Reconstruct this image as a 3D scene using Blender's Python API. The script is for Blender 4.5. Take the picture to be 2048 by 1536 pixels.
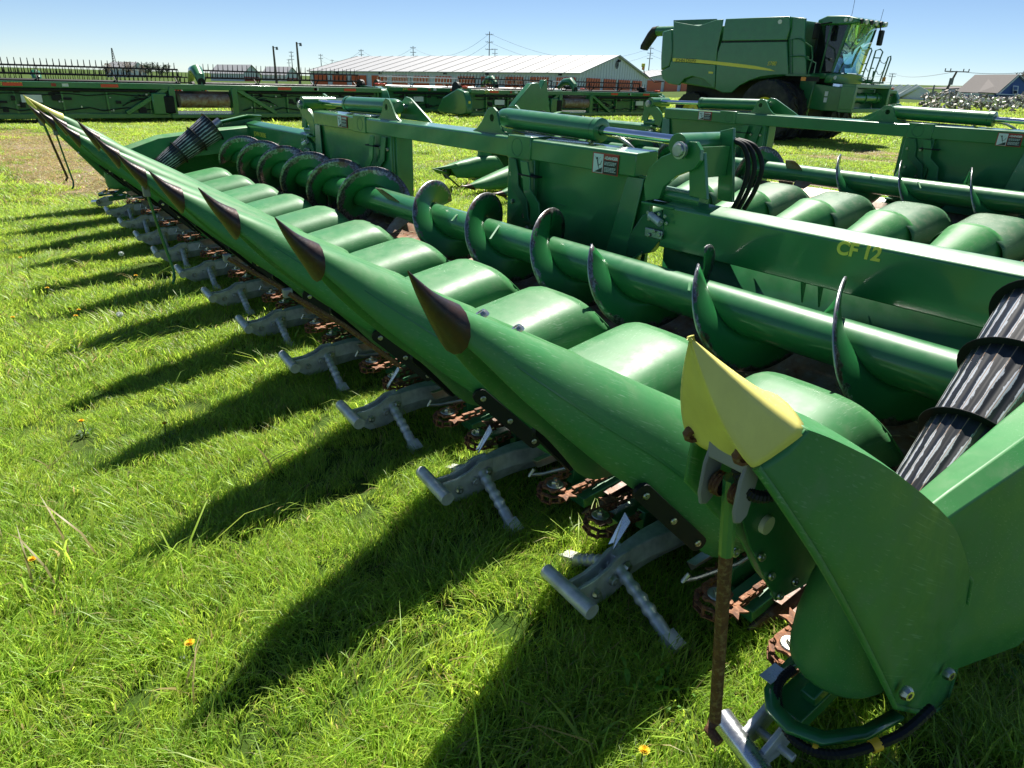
import bpy, bmesh, math, random
import numpy as np
from mathutils import Vector, Matrix, Euler
random.seed(7); rng = np.random.default_rng(7)
for o in list(bpy.data.objects): bpy.data.objects.remove(o, do_unlink=True)
scene = bpy.context.scene
COL = scene.collection

# ------------------------------------------------------------------ camera, sky, sun
F, YAW, PITCH, ROLL = 1384.99, -0.6664, 0.4151, 0.0317
CAM = np.array([-0.6558, 1.2186, 1.5881])
_f = np.array([math.cos(PITCH)*math.cos(YAW), math.cos(PITCH)*math.sin(YAW), -math.sin(PITCH)])
_r = np.array([math.sin(YAW), -math.cos(YAW), 0.0]); _u = np.cross(_r, _f)
CR = _r*math.cos(ROLL)+_u*math.sin(ROLL); CU = -_r*math.sin(ROLL)+_u*math.cos(ROLL)
cam_d = bpy.data.cameras.new('camera'); cam = bpy.data.objects.new('camera', cam_d); COL.objects.link(cam)
cam_d.sensor_fit = 'HORIZONTAL'; cam_d.sensor_width = 36.0; cam_d.lens = 36.0*F/2048.0
cam_d.clip_start = 0.05; cam_d.clip_end = 4000
m = Matrix(((CR[0], CU[0], -_f[0], CAM[0]), (CR[1], CU[1], -_f[1], CAM[1]), (CR[2], CU[2], -_f[2], CAM[2]), (0, 0, 0, 1)))
cam.matrix_world = m
scene.camera = cam
scene.render.resolution_x, scene.render.resolution_y = 1024, 768

SUN = Vector((0.45, -0.49, 1.0)).normalized()
world = bpy.data.worlds.new('World'); scene.world = world; world.use_nodes = True
wn = world.node_tree; wn.nodes.clear()
sky = wn.nodes.new('ShaderNodeTexSky'); sky.sky_type = 'NISHITA'; sky.sun_disc = False
sky.sun_elevation = math.asin(SUN.z); sky.sun_rotation = math.atan2(SUN.x, SUN.y)
sky.altitude = 0; sky.air_density = 0.6; sky.dust_density = 0.0; sky.ozone_density = 3.6
bg = wn.nodes.new('ShaderNodeBackground'); bg.inputs['Strength'].default_value = 0.050
wo = wn.nodes.new('ShaderNodeOutputWorld')
wn.links.new(sky.outputs[0], bg.inputs[0]); wn.links.new(bg.outputs[0], wo.inputs[0])
sl = bpy.data.lights.new('sun', 'SUN'); sl.energy = 4.5; sl.angle = math.radians(0.53); sl.color = (1.0, 0.95, 0.86)
so = bpy.data.objects.new('sun', sl); COL.objects.link(so)
so.rotation_euler = SUN.to_track_quat('Z', 'Y').to_euler(); so.location = (20, -20, 40)
vs = scene.view_settings; vs.view_transform = 'Standard'; vs.look = 'None'; vs.gamma = 1.0; vs.exposure = 1.15
vs.use_curve_mapping = False

def ray(px, py): return (px-1024)/F*CR-(py-768)/F*CU+_f
def AX(px, py, X): d = ray(px, py); return CAM+d*(X-CAM[0])/d[0]
def AY(px, py, Y): d = ray(px, py); return CAM+d*(Y-CAM[1])/d[1]
def AZ(px, py, Z): d = ray(px, py); return CAM+d*(Z-CAM[2])/d[2]
def AD(px, py, t): return CAM+ray(px, py)*t
FW = np.array([math.cos(YAW), math.sin(YAW)]); RT = np.array([math.sin(YAW), -math.cos(YAW)])
def terrain(x, y):
    rel = (x-CAM[0])*FW[0]+(y-CAM[1])*FW[1]; lat = (x-CAM[0])*RT[0]+(y-CAM[1])*RT[1]
    s = np.clip((rel-28)/45.0, 0, 1); s = s*s*(3-2*s)
    return s*0.0185*np.clip(lat, -500, 500)

# ------------------------------------------------------------------ materials
def new_mat(name):
    m = bpy.data.materials.new(name); m.use_nodes = True
    nt = m.node_tree; b = nt.nodes['Principled BSDF']
    return m, nt, b
def N(nt, t, **kw):
    n = nt.nodes.new(t)
    for k, v in kw.items(): setattr(n, k, v)
    return n
def mixc(nt, fac, a, b):
    n = N(nt, 'ShaderNodeMix', data_type='RGBA'); 
    for s, v in ((0, fac), (6, a), (7, b)):
        if isinstance(v, bpy.types.NodeSocket): nt.links.new(v, n.inputs[s])
        else: n.inputs[s].default_value = v if s == 0 else (*v, 1) if len(v) == 3 else v
    return n.outputs[2]
def ramp(nt, src, p0, p1, c0=0.0, c1=1.0):
    n = N(nt, 'ShaderNodeMapRange'); n.inputs[1].default_value = p0; n.inputs[2].default_value = p1
    n.inputs[3].default_value = c0; n.inputs[4].default_value = c1
    nt.links.new(src, n.inputs[0]); return n.outputs[0]
def noise(nt, scale, detail=4, rough=0.55, vec=None, stretch=None, rot=0.0):
    n = N(nt, 'ShaderNodeTexNoise'); n.inputs['Scale'].default_value = scale; n.inputs['Detail'].default_value = detail
    n.inputs['Roughness'].default_value = rough
    if vec is None:
        tc = N(nt, 'ShaderNodeTexCoord'); vec = tc.outputs['Object']
    if rot:
        mr = N(nt, 'ShaderNodeMapping'); mr.inputs['Rotation'].default_value = (-rot, 0, 0); nt.links.new(vec, mr.inputs[0]); vec = mr.outputs[0]
    if stretch:
        mp = N(nt, 'ShaderNodeMapping'); mp.inputs['Scale'].default_value = stretch; nt.links.new(vec, mp.inputs[0]); vec = mp.outputs[0]
    nt.links.new(vec, n.inputs['Vector']); return n.outputs['Fac']
def bump(nt, b, h, strength=0.2, dist=0.01):
    n = N(nt, 'ShaderNodeBump'); n.inputs['Strength'].default_value = strength; n.inputs['Distance'].default_value = dist
    nt.links.new(h, n.inputs['Height']); nt.links.new(n.outputs[0], b.inputs['Normal'])
def simple(name, col, rough=0.5, metal=0.0, var=0.25, scale=6.0, bmp=0.0, bscale=60, coat=0.0, spec=0.5, dust=None):
    m, nt, b = new_mat(name)
    f = noise(nt, scale, 5); c = mixc(nt, ramp(nt, f, .3, .7), tuple(x*(1-var) for x in col), tuple(min(1, x*(1+var)) for x in col))
    if dust:
        g = noise(nt, 3.1, 8, .7); c = mixc(nt, ramp(nt, g, .5, .75, 0, dust[1]), c, dust[0])
    nt.links.new(c, b.inputs['Base Color']); b.inputs['Metallic'].default_value = metal
    r = ramp(nt, noise(nt, scale*2.3, 4), .3, .7, max(.02, rough-.08), min(1, rough+.08)); nt.links.new(r, b.inputs['Roughness'])
    b.inputs['Coat Weight'].default_value = coat; b.inputs['Coat Roughness'].default_value = 0.12
    b.inputs['Specular IOR Level'].default_value = spec
    if bmp: bump(nt, b, noise(nt, bscale, 3), bmp, .004)
    return m
def scratched(name, col, rough, scr=(0.35, 0.5, 0.36), amt=0.5, stretch=(70, 3, 22), coat=0.0, dustc=(0.22, 0.26, 0.17), dusta=0.35, rot=0.0):
    m, nt, b = new_mat(name)
    tc = N(nt, 'ShaderNodeTexCoord'); oi = N(nt, 'ShaderNodeObjectInfo')      # every copy gets its own wear
    off = N(nt, 'ShaderNodeVectorMath', operation='MULTIPLY_ADD'); cb = N(nt, 'ShaderNodeCombineXYZ')
    for k in range(3): nt.links.new(oi.outputs['Random'], cb.inputs[k])
    nt.links.new(cb.outputs[0], off.inputs[0]); off.inputs[1].default_value = (37, 53, 71); nt.links.new(tc.outputs['Object'], off.inputs[2]); v = off.outputs[0]
    rv = ramp(nt, oi.outputs['Random'], 0, 1, .0, 1.0)
    big = noise(nt, 2.2, 6, .6, v)
    c = mixc(nt, ramp(nt, big, .3, .7), tuple(x*.86 for x in col), tuple(x*1.14 for x in col))
    c = mixc(nt, rv, c, mixc(nt, .22, c, (.10, .22, .11)))
    dst = noise(nt, 9, 8, .75, v); c = mixc(nt, ramp(nt, dst, .50, .8, 0, dusta), c, dustc)
    cl = noise(nt, 2.9, 5, .6, v); c = mixc(nt, ramp(nt, cl, .52, .75, 0, .30), c, tuple(.5*(a+d) for a, d in zip(col, dustc)))
    s1 = noise(nt, 1.0, 2, .5, v, stretch=stretch, rot=rot); s2 = noise(nt, 1.0, 2, .5, v, stretch=(stretch[0]*.6, stretch[1]*3.1, stretch[2]*1.9), rot=rot)
    hair = noise(nt, 1.0, 1, .5, v, stretch=(stretch[0]*4, stretch[1]*1.2, stretch[2]*4), rot=rot)
    msk = noise(nt, 3.7, 3, .55, v); msk2 = noise(nt, 3.1, 3, .55, v)
    for src, lo, hi, mk, m0, m1, k in ((s1, .71, .76, msk, .50, .64, .45), (hair, .63, .72, msk2, .38, .62, .6)):
        mm = N(nt, 'ShaderNodeMath', operation='MULTIPLY'); nt.links.new(ramp(nt, src, lo, hi), mm.inputs[0]); nt.links.new(ramp(nt, mk, m0, m1, 0, amt*k), mm.inputs[1])
        c = mixc(nt, mm.outputs[0], c, scr)
    nt.links.new(c, b.inputs['Base Color'])
    nt.links.new(ramp(nt, dst, .3, .75, rough-.06, rough+.2), b.inputs['Roughness'])
    b.inputs['Coat Weight'].default_value = coat; b.inputs['Coat Roughness'].default_value = .1
    bump(nt, b, s2, .05, .002)
    return m
GREEN = (0.022, 0.180, 0.050)
M = {}
M['paint'] = simple('green_paint', GREEN, .42, coat=.9, var=.08, dust=((0.07, 0.15, 0.08), .22))
M['paint_dk'] = simple('dark_green_paint', (0.017, 0.145, 0.046), .45, var=.15, coat=.5, dust=((0.08, 0.11, 0.07), .4))
M['poly'] = scratched('green_poly_plastic', (0.036, 0.215, 0.050), .44, amt=.6, stretch=(70, 1.3, 70), rot=.54)
M['hood'] = scratched('green_hood_plastic', (0.036, 0.210, 0.058), .44, amt=.6, stretch=(60, 2.5, 60), coat=.08)
M['hood_worn'] = scratched('faded_hood_plastic', (0.05, 0.15, 0.07), .42, scr=(.4, .42, .38), amt=.6, stretch=(30, 8, 40), dustc=(.3, .27, .2), dusta=.5)
M['yellow'] = simple('yellow_plastic', (0.80, 0.73, 0.18), .42, var=.08, bmp=.02, dust=((.5, .42, .12), .4))
M['black'] = simple('black_rubber', (0.010, 0.012, 0.013), .55, var=.3, bmp=.05, spec=.25)
M['rubber'] = simple('tyre_rubber', (0.022, 0.022, 0.021), .75, var=.3, dust=((.10, .085, .06), .6))
M['zinc'] = simple('zinc_bolt', (0.55, 0.54, 0.47), .34, metal=1, var=.2, scale=40)
M['steel'] = simple('bare_steel', (0.42, 0.43, 0.44), .36, metal=.9, var=.3, scale=15)
M['chrome'] = simple('chrome_rod', (0.78, 0.79, 0.80), .08, metal=1, var=.03)
M['alu'] = simple('cast_aluminium', (0.60, 0.61, 0.61), .42, metal=.4, var=.35, scale=14, bmp=.12, bscale=120, dust=((.20, .17, .12), .35))
M['alu_worn'] = simple('worn_bright_aluminium', (0.62, 0.64, 0.66), .28, metal=.9, var=.15, scale=30, bmp=.08)
M['orange'] = simple('orange_door', (0.78, 0.13, 0.03), .5, var=.08)
M['white'] = simple('white_steel_siding', (0.72, 0.74, 0.76), .45, var=.05)
M['roof'] = simple('pale_metal_roof', (0.40, 0.40, 0.39), .4, var=.08, metal=.2)
M['decal_white'] = simple('decal_white', (0.75, 0.78, 0.78), .4, var=.05)
M['decal_red'] = simple('decal_red', (0.42, 0.04, 0.025), .4, var=.1)
M['decal_black'] = simple('decal_black', (0.02, 0.02, 0.022), .4, var=.1)
M['reflector'] = simple('red_reflector', (0.85, 0.08, 0.03), .35, var=.1)
M['letter'] = simple('yellow_lettering', (0.88, 0.76, 0.10), .4, var=.05)
M['deck'] = None
# rust
def rusty(name, a, b_, c_, sc=9, rough=.75, metal=.1):
    m, nt, b = new_mat(name)
    f = noise(nt, sc, 9, .7); g = noise(nt, sc*2.7, 6, .6)
    c = mixc(nt, ramp(nt, f, .35, .62), a, b_); c = mixc(nt, ramp(nt, g, .5, .68), c, c_)
    nt.links.new(c, b.inputs['Base Color']); b.inputs['Roughness'].default_value = rough; b.inputs['Metallic'].default_value = metal
    bump(nt, b, g, .35, .004); return m
M['rust'] = rusty('rusty_chain', (.30, .115, .04), (.10, .042, .022), (.38, .20, .11), 22)
M['rust_rod'] = rusty('rusty_rod', (.16, .06, .022), (.085, .035, .018), (.25, .17, .07), 40, .7)
M['tip'] = rusty('rust_stained_tip', (.022, .019, .021), (.060, .026, .016), (.040, .032, .032), 16, .38, .3)
M['deck'] = rusty('rusty_deck_plate', (.42, .37, .31), (.21, .085, .035), (.32, .20, .12), 5, .55, .25)
M['roll'] = rusty('worn_roll_steel', (.11, .095, .085), (.10, .045, .022), (.16, .14, .13), 12, .5, .5)
M['pale_deck'] = rusty('worn_pale_deck', (.52, .47, .42), (.24, .12, .07), (.45, .36, .28), 5, .5, .2)

# auger flighting: green towards the tube, polished and dark towards the rim
def flight_mat():
    m, nt, b = new_mat('auger_paint_worn_rim')
    at = N(nt, 'ShaderNodeAttribute'); at.attribute_name = 'rim'
    ad = N(nt, 'ShaderNodeMath', operation='ADD'); nt.links.new(at.outputs['Fac'], ad.inputs[0])
    nt.links.new(ramp(nt, noise(nt, 14, 8, .7), .3, .7, -.16, .16), ad.inputs[1])
    w = ramp(nt, ad.outputs[0], .60, .615)
    sp = noise(nt, 55, 4, .7); worn = mixc(nt, ramp(nt, sp, .42, .6), (.12, .115, .115), (.36, .36, .38))
    worn = mixc(nt, ramp(nt, noise(nt, 6, 6, .7), .5, .62, 0, .75), worn, (.13, .055, .025))
    nt.links.new(mixc(nt, w, GREEN, worn), b.inputs['Base Color'])
    mm = N(nt, 'ShaderNodeMath', operation='MULTIPLY'); nt.links.new(w, mm.inputs[0]); mm.inputs[1].default_value = .75
    nt.links.new(mm.outputs[0], b.inputs['Metallic']); nt.links.new(ramp(nt, w, 0, 1, .34, .30), b.inputs['Roughness'])
    return m
M['flight'] = flight_mat()
# striped cone
def cone_mat():
    m, nt, b = new_mat('black_cone_worn_stripes')
    at = N(nt, 'ShaderNodeAttribute'); at.attribute_name = 'strip'   # 0 at ridge .. 1 between
    a2 = N(nt, 'ShaderNodeAttribute'); a2.attribute_name = 'band'
    ad = N(nt, 'ShaderNodeMath', operation='ADD'); nt.links.new(at.outputs['Fac'], ad.inputs[0])
    nt.links.new(ramp(nt, noise(nt, 60, 5, .7, stretch=(1, .3, .3)), .3, .7, -.25, .25), ad.inputs[1])
    ad2 = N(nt, 'ShaderNodeMath', operation='ADD'); nt.links.new(ad.outputs[0], ad2.inputs[0]); nt.links.new(a2.outputs['Fac'], ad2.inputs[1])
    w = ramp(nt, ad2.outputs[0], .50, .60)
    c = mixc(nt, w, (.42, .45, .50), (.014, .016, .020))
    r = ramp(nt, at.outputs['Fac'], .03, .10); c = mixc(nt, r, (.26, .17, .11), c)
    nt.links.new(c, b.inputs['Base Color']); b.inputs['Roughness'].default_value = .35
    return m
M['cone'] = cone_mat()
def glass(name, col, rough=.03, alpha=.75):
    m, nt, b = new_mat(name)
    b.inputs['Base Color'].default_value = (*col, 1); b.inputs['Roughness'].default_value = rough
    b.inputs['Transmission Weight'].default_value = alpha; b.inputs['IOR'].default_value = 1.05
    b.inputs['Specular IOR Level'].default_value = .5; b.inputs['Coat Weight'].default_value = 1.0; b.inputs['Coat Roughness'].default_value = .02
    return m
M['glass'] = glass('tinted_glass', (.60, .86, .82), .02, 1.0)
M['side_glass'] = glass('dark_side_glass', (.10, .13, .15), .02, .9)
M['pane'] = simple('window_pane', (.03, .035, .04), .08, var=.1)
M['lamp'] = simple('lamp_glass', (.75, .76, .72), .1, var=.05)
M['amber'] = simple('amber_lens', (.85, .28, .02), .2, var=.05)
M['cream'] = simple('cream_plastic', (.7, .66, .5), .4, var=.05)
M['wood'] = simple('weathered_pole_wood', (.16, .125, .095), .8, var=.3, scale=3)
M['galv'] = simple('galvanised_pole', (.24, .24, .245), .6, var=.15)
M['seat'] = simple('cab_seat_cloth', (.10, .085, .07), .8, var=.2)
M['silver_reel'] = simple('pale_reel_tube', (.62, .62, .60), .4, metal=.4, var=.1)
M['brown_roof'] = simple('grey_shingle_roof', (.12, .11, .105), .85, var=.3, scale=30)
M['blue_wall'] = simple('blue_siding', (.085, .15, .33), .6, var=.08)
M['maroon'] = simple('maroon_wall', (.16, .025, .03), .6, var=.1)
M['straw'] = simple('dry_stalk', (.45, .36, .20), .7, var=.3)
M['tape'] = simple('silver_tape', (.55, .57, .58), .3, metal=.5, var=.15)
M['yband'] = simple('yellow_tape', (.85, .50, .03), .4, var=.05)
M['tarp'] = simple('white_canopy_fabric', (.80, .80, .78), .6, var=.06, bmp=.1, bscale=3)
M['scrap'] = simple('dull_scrap_metal', (.24, .22, .20), .6, metal=.4, var=.6, scale=2.5)
M['dark'] = simple('dark_interior', (.01, .011, .011), .7, var=.2)
M['bark'] = simple('tree_bark', (.09, .07, .05), .9, var=.3)
M['leaf_far'] = simple('far_tree_leaves', (.045, .085, .03), .6, var=.4, scale=.6)
M['leaf_bud'] = simple('spring_buds', (.25, .20, .14), .7, var=.3, scale=.6)

# ------------------------------------------------------------------ mesh helper
class MB:
    def __init__(s): s.v = []; s.f = []; s.att = {}
    def add(s, vs, fs):
        o = len(s.v); s.v += [tuple(map(float, p)) for p in vs]; s.f += [tuple(i+o for i in f) for f in fs]; return s
    def box(s, c, d, R=None):
        c = Vector(c); h = Vector(d)/2
        vs = []
        for sx in (-1, 1):
            for sy in (-1, 1):
                for sz in (-1, 1):
                    p = Vector((sx*h.x, sy*h.y, sz*h.z)); 
                    if R is not None: p = R @ p
                    vs.append(c+p)
        return s.add(vs, [(0, 1, 3, 2), (4, 6, 7, 5), (0, 4, 5, 1), (2, 3, 7, 6), (0, 2, 6, 4), (1, 5, 7, 3)])
    def beam(s, p0, p1, w, h, up=(0, 0, 1)):
        p0, p1 = Vector(p0), Vector(p1); d = (p1-p0); L = d.length; d.normalize(); up = Vector(up)
        x = d.cross(up).normalized(); z = x.cross(d).normalized()
        R = Matrix((x, d, z)).transposed()
        return s.box((p0+p1)/2, (w, L, h), R)
    def tube(s, p0, p1, r0, r1=None, n=16, cap=True):
        r1 = r0 if r1 is None else r1
        p0, p1 = Vector(p0), Vector(p1); d = (p1-p0).normalized()
        a = Vector((0, 0, 1)) if abs(d.z) < .9 else Vector((1, 0, 0))
        u = d.cross(a).normalized(); w = d.cross(u)
        vs = []
        for p, r in ((p0, r0), (p1, r1)):
            for i in range(n):
                t = 2*math.pi*i/n; vs.append(p+u*math.cos(t)*r+w*math.sin(t)*r)
        fs = [(i, (i+1) % n, n+(i+1) % n, n+i) for i in range(n)]
        if cap: fs += [tuple(range(n))[::-1], tuple(range(n, 2*n))]
        return s.add(vs, fs)
    def path(s, pts, r, n=8, cap=True):
        pts = [Vector(p) for p in pts]; rings = []; u = None
        rr = r if isinstance(r, (list, tuple)) else [r]*len(pts)
        for i, p in enumerate(pts):
            d = (pts[min(i+1, len(pts)-1)]-pts[max(i-1, 0)]).normalized()
            if u is None:
                a = Vector((0, 0, 1)) if abs(d.z) < .9 else Vector((1, 0, 0)); u = d.cross(a).normalized()
            u = (u-d*u.dot(d)).normalized(); w = d.cross(u)
            rings.append([p+(u*math.cos(2*math.pi*k/n)+w*math.sin(2*math.pi*k/n))*rr[i] for k in range(n)])
        return s.loft(rings, True, cap)
    def loft(s, rings, closed=True, cap=False):
        n = len(rings[0]); vs = [p for r in rings for p in r]; fs = []
        for i in range(len(rings)-1):
            for k in range(n if closed else n-1):
                k2 = (k+1) % n; fs.append((i*n+k, i*n+k2, (i+1)*n+k2, (i+1)*n+k))
        if cap: fs += [tuple(range(n))[::-1], tuple(range((len(rings)-1)*n, len(rings)*n))]
        return s.add(vs, fs)
    def plate(s, pts, ext):
        e = Vector(ext); pts = [Vector(p) for p in pts]; n = len(pts)
        vs = [p for p in pts]+[p+e for p in pts]
        fs = [tuple(range(n))[::-1], tuple(range(n, 2*n))]+[(i, (i+1) % n, n+(i+1) % n, n+i) for i in range(n)]
        return s.add(vs, fs)
    def lathe(s, prof, origin, axis, n=24, cap=False):
        o = Vector(origin); d = Vector(axis).normalized(); a = Vector((0, 0, 1)) if abs(d.z) < .9 else Vector((1, 0, 0))
        u = d.cross(a).normalized(); w = d.cross(u)
        rings = [[o+d*h+(u*math.cos(2*math.pi*k/n)+w*math.sin(2*math.pi*k/n))*r for k in range(n)] for r, h in prof]
        return s.loft(rings, True, cap)
    def mesh(s, name, mat, smooth=35):
        me = bpy.data.meshes.new(name); me.from_pydata(s.v, [], s.f); 
        bm = bmesh.new(); bm.from_mesh(me); bmesh.ops.recalc_face_normals(bm, faces=bm.faces); bm.to_mesh(me); bm.free()
        if smooth:
            me.polygons.foreach_set('use_smooth', [True]*len(me.polygons)); me.set_sharp_from_angle(angle=math.radians(smooth))
        for k, vals in s.att.items():
            a = me.attributes.new(k, 'FLOAT', 'POINT'); a.data.foreach_set('value', vals)
        me.materials.append(mat); me.update(); return me
    def build(s, name, mat, parent=None, loc=(0, 0, 0), smooth=35, bev=0.0, thick=0.0):
        o = put(name, s.mesh(name, mat if not isinstance(mat, str) else M[mat], smooth), parent, loc)
        mods(o, bev, thick); return o
def mods(o, bev=0.0, thick=0.0):
    if thick:
        md = o.modifiers.new('shell', 'SOLIDIFY'); md.thickness = thick; md.offset = -1
    if bev:
        md = o.modifiers.new('edge', 'BEVEL'); md.width = bev; md.segments = 2; md.limit_method = 'ANGLE'; md.angle_limit = math.radians(40); md.harden_normals = False
def put(name, me, parent=None, loc=(0, 0, 0), rot=None):
    o = bpy.data.objects.new(name, me); COL.objects.link(o); o.parent = parent; o.location = loc
    if rot is not None: o.rotation_euler = rot
    return o
def thing(name, label, cat, loc=(0, 0, 0), rz=0.0, group=None):
    o = bpy.data.objects.new(name, None); COL.objects.link(o); o.location = loc; o.rotation_euler = (0, 0, rz)
    o.empty_display_size = .3
    return tag(o, label, cat, group)
def tag(o, label, cat, group=None):
    o['label'] = label; o['category'] = cat
    if group: o['group'] = group
    return o
def structure(o): o['kind'] = 'structure'; return o
def copy_tree(o, parent=None, loc=None):
    c = o.copy(); COL.objects.link(c); c.parent = parent
    if loc is not None: c.location = loc
    for ch in o.children: copy_tree(ch, c)
    return c
def text(name, body, mat, parent, origin, xdir, updir, size, depth=.002, align='LEFT', shear=0.0, bold=0.0):
    cu = bpy.data.curves.new(name, 'FONT'); cu.body = body; cu.size = size; cu.extrude = depth; cu.align_x = align; cu.shear = shear; cu.offset = bold
    t = bpy.data.objects.new(name, cu); COL.objects.link(t)
    bpy.context.view_layer.update()
    me = bpy.data.meshes.new_from_object(t.evaluated_get(bpy.context.evaluated_depsgraph_get()))
    bpy.data.objects.remove(t, do_unlink=True); bpy.data.curves.remove(cu)
    x = Vector(xdir).normalized(); up = Vector(updir).normalized(); z = x.cross(up).normalized(); up = z.cross(x)
    me.transform(Matrix((x, up, z)).transposed().to_4x4()); me.materials.clear(); me.materials.append(M[mat]); me.name = name
    return put(name, me, parent, origin)
def bolt_mesh(r, h, mat='zinc', n=8):
    b = MB(); b.lathe([(0.001, h*.55), (r*.35, h*.55), (r*.4, h), (r*.75, h), (r, h*.5), (r, 0)], (0, 0, 0), (0, 0, 1), n)
    return b.mesh('bolt', M[mat])
def align(o, direction):
    o.rotation_mode = 'QUATERNION'; o.rotation_quaternion = Vector(direction).to_track_quat('Z', 'Y'); return o

# ------------------------------------------------------------------ ground and grass
def ground_material():
    m, nt, b = new_mat('lawn_ground')
    tc = N(nt, 'ShaderNodeTexCoord'); pos = tc.outputs['Object']
    big = noise(nt, .35, 6, .6, pos); mid = noise(nt, 3.0, 6, .65, pos); fine = noise(nt, 45, 4, .7, pos)
    g = mixc(nt, ramp(nt, big, .35, .65), (.040, .085, .012), (.075, .120, .020))
    g = mixc(nt, ramp(nt, mid, .45, .75, 0, .5), g, (.11, .13, .04))
    g = mixc(nt, ramp(nt, fine, .4, .6, 0, .4), g, (.03, .055, .010))
    soil = mixc(nt, ramp(nt, fine, .35, .65), (.13, .095, .065), (.30, .235, .165))
    soil = mixc(nt, ramp(nt, mid, .42, .6, 0, .6), soil, (.34, .27, .13))
    at = N(nt, 'ShaderNodeAttribute'); at.attribute_name = 'bare'
    ad = N(nt, 'ShaderNodeMath', operation='ADD'); nt.links.new(at.outputs['Fac'], ad.inputs[0]); nt.links.new(ramp(nt, noise(nt, 1.6, 8, .7, pos), .3, .7, -.35, .35), ad.inputs[1])
    c = mixc(nt, ramp(nt, ad.outputs[0], .42, .60), g, soil)
    nt.links.new(c, b.inputs['Base Color']); b.inputs['Roughness'].default_value = .95; b.inputs['Specular IOR Level'].default_value = .1
    bump(nt, b, fine, .6, .03); return m
BARE = []   # (x, y, rx, ry, strength)
def bare_at(px, py, rx, ry, s=1.0): p = AZ(px, py, 0); BARE.append((p[0], p[1], rx, ry, s))
bare_at(120, 318, 3.0, 1.1, 1.3); bare_at(190, 350, 2.6, .9, 1.3); bare_at(60, 285, 4.2, 1.1, .8)
bare_at(1780, 312, 1.3, 1.2); bare_at(1690, 318, 1.3, .9, .9); bare_at(1420, 262, 1.0, 3.0, .0)
bare_at(910, 330, .8, .5, .8); bare_at(80, 246, 1.2, 1.3, .8); bare_at(1900, 330, 1.5, 1.4, .8)
def bare(x, y):
    v = np.zeros_like(x)
    for bx, by, rx, ry, s in BARE:
        v = np.maximum(v, s*np.exp(-(((x-bx)/rx)**2+((y-by)/ry)**2)))
    return v
def axis(vals):
    out = []
    for a, b, st in vals: out += list(np.arange(a, b, st))
    return np.array(out)
gx = axis([(-60, -6, 6), (-6, 0, 1), (0, 32, .4), (32, 80, 3), (80, 300, 20), (300, 2401, 150)])
gy = axis([(-2400, -400, 200), (-400, -80, 20), (-80, -30, 3), (-30, 4, .4), (4, 30, 2), (30, 400, 25), (400, 2001, 200)])
X, Y = np.meshgrid(gx, gy, indexing='ij')
Z = terrain(X, Y)+.02*np.sin(X*.9+1)*np.sin(Y*1.1)*np.clip((np.hypot(X-4, Y+2)-9)/6, 0, 1)
nx, ny = X.shape
me = bpy.data.meshes.new('ground')
idx = np.arange(nx*ny).reshape(nx, ny)
fs = np.stack([idx[:-1, :-1], idx[1:, :-1], idx[1:, 1:], idx[:-1, 1:]], -1).reshape(-1, 4)
me.from_pydata(np.stack([X, Y, Z], -1).reshape(-1, 3).tolist(), [], fs.tolist())
a = me.attributes.new('bare', 'FLOAT', 'POINT'); a.data.foreach_set('value', bare(X, Y).ravel())
me.polygons.foreach_set('use_smooth', [True]*len(me.polygons)); me.materials.append(ground_material())
structure(put('ground', me))

def grass_material():
    m = bpy.data.materials.new('grass_blades'); m.use_nodes = True; nt = m.node_tree; nt.nodes.clear()
    at = N(nt, 'ShaderNodeAttribute'); at.attribute_name = 'bc'
    oi = N(nt, 'ShaderNodeObjectInfo')
    hs = N(nt, 'ShaderNodeHueSaturation'); nt.links.new(at.outputs['Color'], hs.inputs['Color'])
    nt.links.new(ramp(nt, oi.outputs['Random'], 0, 1, .80, 1.18), hs.inputs['Value']); nt.links.new(ramp(nt, oi.outputs['Random'], 0, 1, .515, .49), hs.inputs['Hue'])
    d = N(nt, 'ShaderNodeBsdfPrincipled'); d.inputs['Roughness'].default_value = .46; d.inputs['Specular IOR Level'].default_value = .5
    nt.links.new(hs.outputs[0], d.inputs['Base Color'])
    t = N(nt, 'ShaderNodeBsdfTranslucent'); 
    h2 = N(nt, 'ShaderNodeHueSaturation'); h2.inputs['Hue'].default_value = .485; h2.inputs['Value'].default_value = 2.1; nt.links.new(hs.outputs[0], h2.inputs['Color']); nt.links.new(h2.outputs[0], t.inputs['Color'])
    mx = N(nt, 'ShaderNodeMixShader'); mx.inputs[0].default_value = .45
    nt.links.new(d.outputs[0], mx.inputs[1]); nt.links.new(t.outputs[0], mx.inputs[2])
    o = N(nt, 'ShaderNodeOutputMaterial'); nt.links.new(mx.outputs[0], o.inputs[0]); return m
GM = grass_material()
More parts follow.
